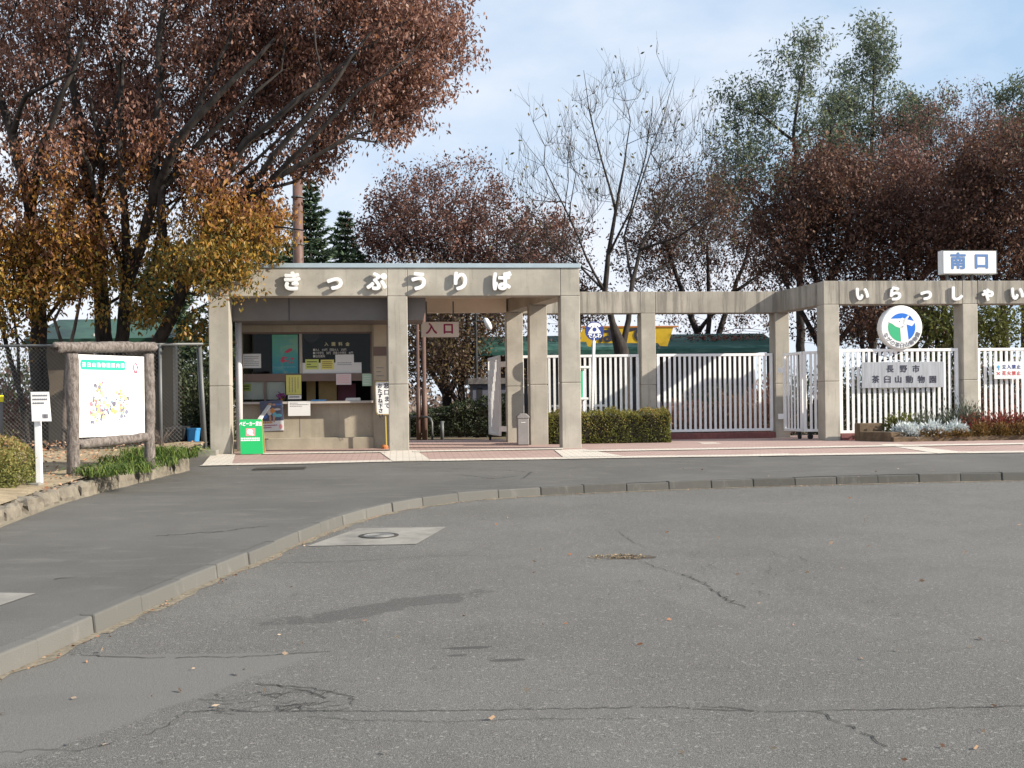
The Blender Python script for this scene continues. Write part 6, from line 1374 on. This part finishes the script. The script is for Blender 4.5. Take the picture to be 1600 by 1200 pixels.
simple('dark russet tree behind the rooftop sign', 'maple_tree', 1430, 34, [([(1425,690,0),(1430,560,0),(1425,470,0),(1410,380,0)], .17, .05), ([(1425,470,0),(1460,390,0),(1480,320,0)], .1, .03), ([(1430,560,0),(1390,480,0),(1370,400,0)], .1, .03), ([(1430,560,0),(1480,500,.5),(1520,440,.6)], .1, .03)],
    [El(1410,360,34,70,70,2,1), El(1470,360,34,70,75,2,1), El(1420,430,34,110,45,2,.7), El(1400,290,34,45,40,1.4,.35), El(1400,520,33.5,70,45,1.4,.3)], 440, 22000, .115, 'leaf_maroon', spread=.15, k=5, tl=.95, shell=.2, zmin=2.0)
simple('largest russet tree filling the right photo edge behind the gate', 'maple_tree', 1570, 31, [([(1570,690,0),(1572,560,0),(1565,470,0),(1540,380,0)], .19, .05), ([(1565,470,0),(1600,380,0),(1620,280,0)], .12, .04), ([(1572,560,0),(1520,480,0),(1490,420,0)], .10, .03)],
    [El(1560,330,31,75,100,2.2,1.2), El(1630,320,31,80,120,2.2,1.2), El(1520,400,31,60,60,1.7,.7), El(1580,420,31,90,50,2,.7), El(1520,290,31,35,50,1.2,.3)], 460, 32000, .115, 'leaf_russet', spread=.15, k=5, tl=.95, shell=.2, zmin=2.4)
simple('dark green tree seen between gate columns under the beam', 'evergreen_tree', 1465, 30, [([(1460,690,0),(1462,600,0),(1465,530,0),(1455,470,0)], .12, .04), ([(1462,600,0),(1500,540,0)], .06, .02), ([(1555,690,.6),(1557,590,.6),(1560,480,.6)], .10, .05)], [El(1465,510,30,45,35,1.2,1), El(1540,515,30,50,45,1.2,1), El(1490,560,30,60,30,1.2,.4)], 170, 6500, .11, 'leaf_hedge', spread=.24, k=3, tl=.45, tint=lambda P_, c: np.clip(.05+.4*c, 0, 1), zmin=1.6)
simple('reddish tree behind the emblem between the gate columns', 'maple_tree', 1380, 31, [([(1350,690,0),(1352,590,0),(1345,520,0),(1330,460,0)], .10, .04), ([(1352,590,0),(1390,520,0),(1420,460,0)], .09, .03)], [El(1355,510,31,50,40,1.2,1), El(1420,510,31,40,45,1.2,.7)], 160, 5200, .10, 'leaf_russet', spread=.24, k=3, tl=.5, zmin=1.6, tint=lambda P_, c: np.clip(.4+.5*c, 0, 1))
simple('reddish small tree left of the phone sign beyond the roof', 'maple_tree', 905, 39, [([(900,690,0),(902,600,0),(905,520,0),(910,440,0)], .10, .03)], [El(905,490,39,50,45,1.4,1), El(880,430,39,40,40,1.2,.5)], 120, 4200, .11, 'leaf_russet', spread=.25, k=3, tl=.5, tint=lambda P_, c: np.clip(.4+.5*c, 0, 1))
# brush on the slope beyond, left and far
N = 26000; xs_ = rng.uniform(-60, 70, N); ys_ = rng.uniform(58, 74, N); hz = 2.1+1.3*np.sin(xs_*.23+1)+.8*np.sin(xs_*.61)+.4*np.sin(xs_*1.9)
leaf_object('far_brush', np.stack([xs_, ys_, .3+np.maximum(.3, hz)*rng.uniform(0, 1, N)**.8], 1), .38, rng.uniform(0, 1, N), leafmat('far_brush_leaf', [(0, (.10, .08, .07)), (1, (.26, .20, .16)), (.5, (.17, .12, .10))], .2), None, .5)['kind'] = 'stuff'
for px, Y, rx_, hh_, lb_ in [(-60, 29, 1.6, 2.7, 'tall dark shrub beyond the left photo edge of the chain link fence'), (35, 30, 1.5, 2.5, 'tall dark shrub behind the thin leaning sapling'), (250, 28.5, 1.4, 2.6, 'tall dark shrub rising behind the shed roof'), (318, 27.5, .8, 2.0, 'tall dark shrub behind the blue bucket')]:
    plant('evergreen_shrub', lb_, flat(at(px, 660, Y))-UP*.1, rx_, 1.0, hh_, 6500, .085, M['leaf_darkgreen'], 'shrub', None, .5)
for i, (px, Y, lb) in enumerate([(5, 26, 'grey brown thicket behind the chain link fence at the left edge'), (285, 30, 'pale dry thicket seen through the pipe gate')]):
    plant('thicket', lb, flat(at(px, 660, Y))-UP*.1, 1.4, 1.0, 1.6, 3000, .12, M['leaf_maroon'], 'thicket', None, .4)
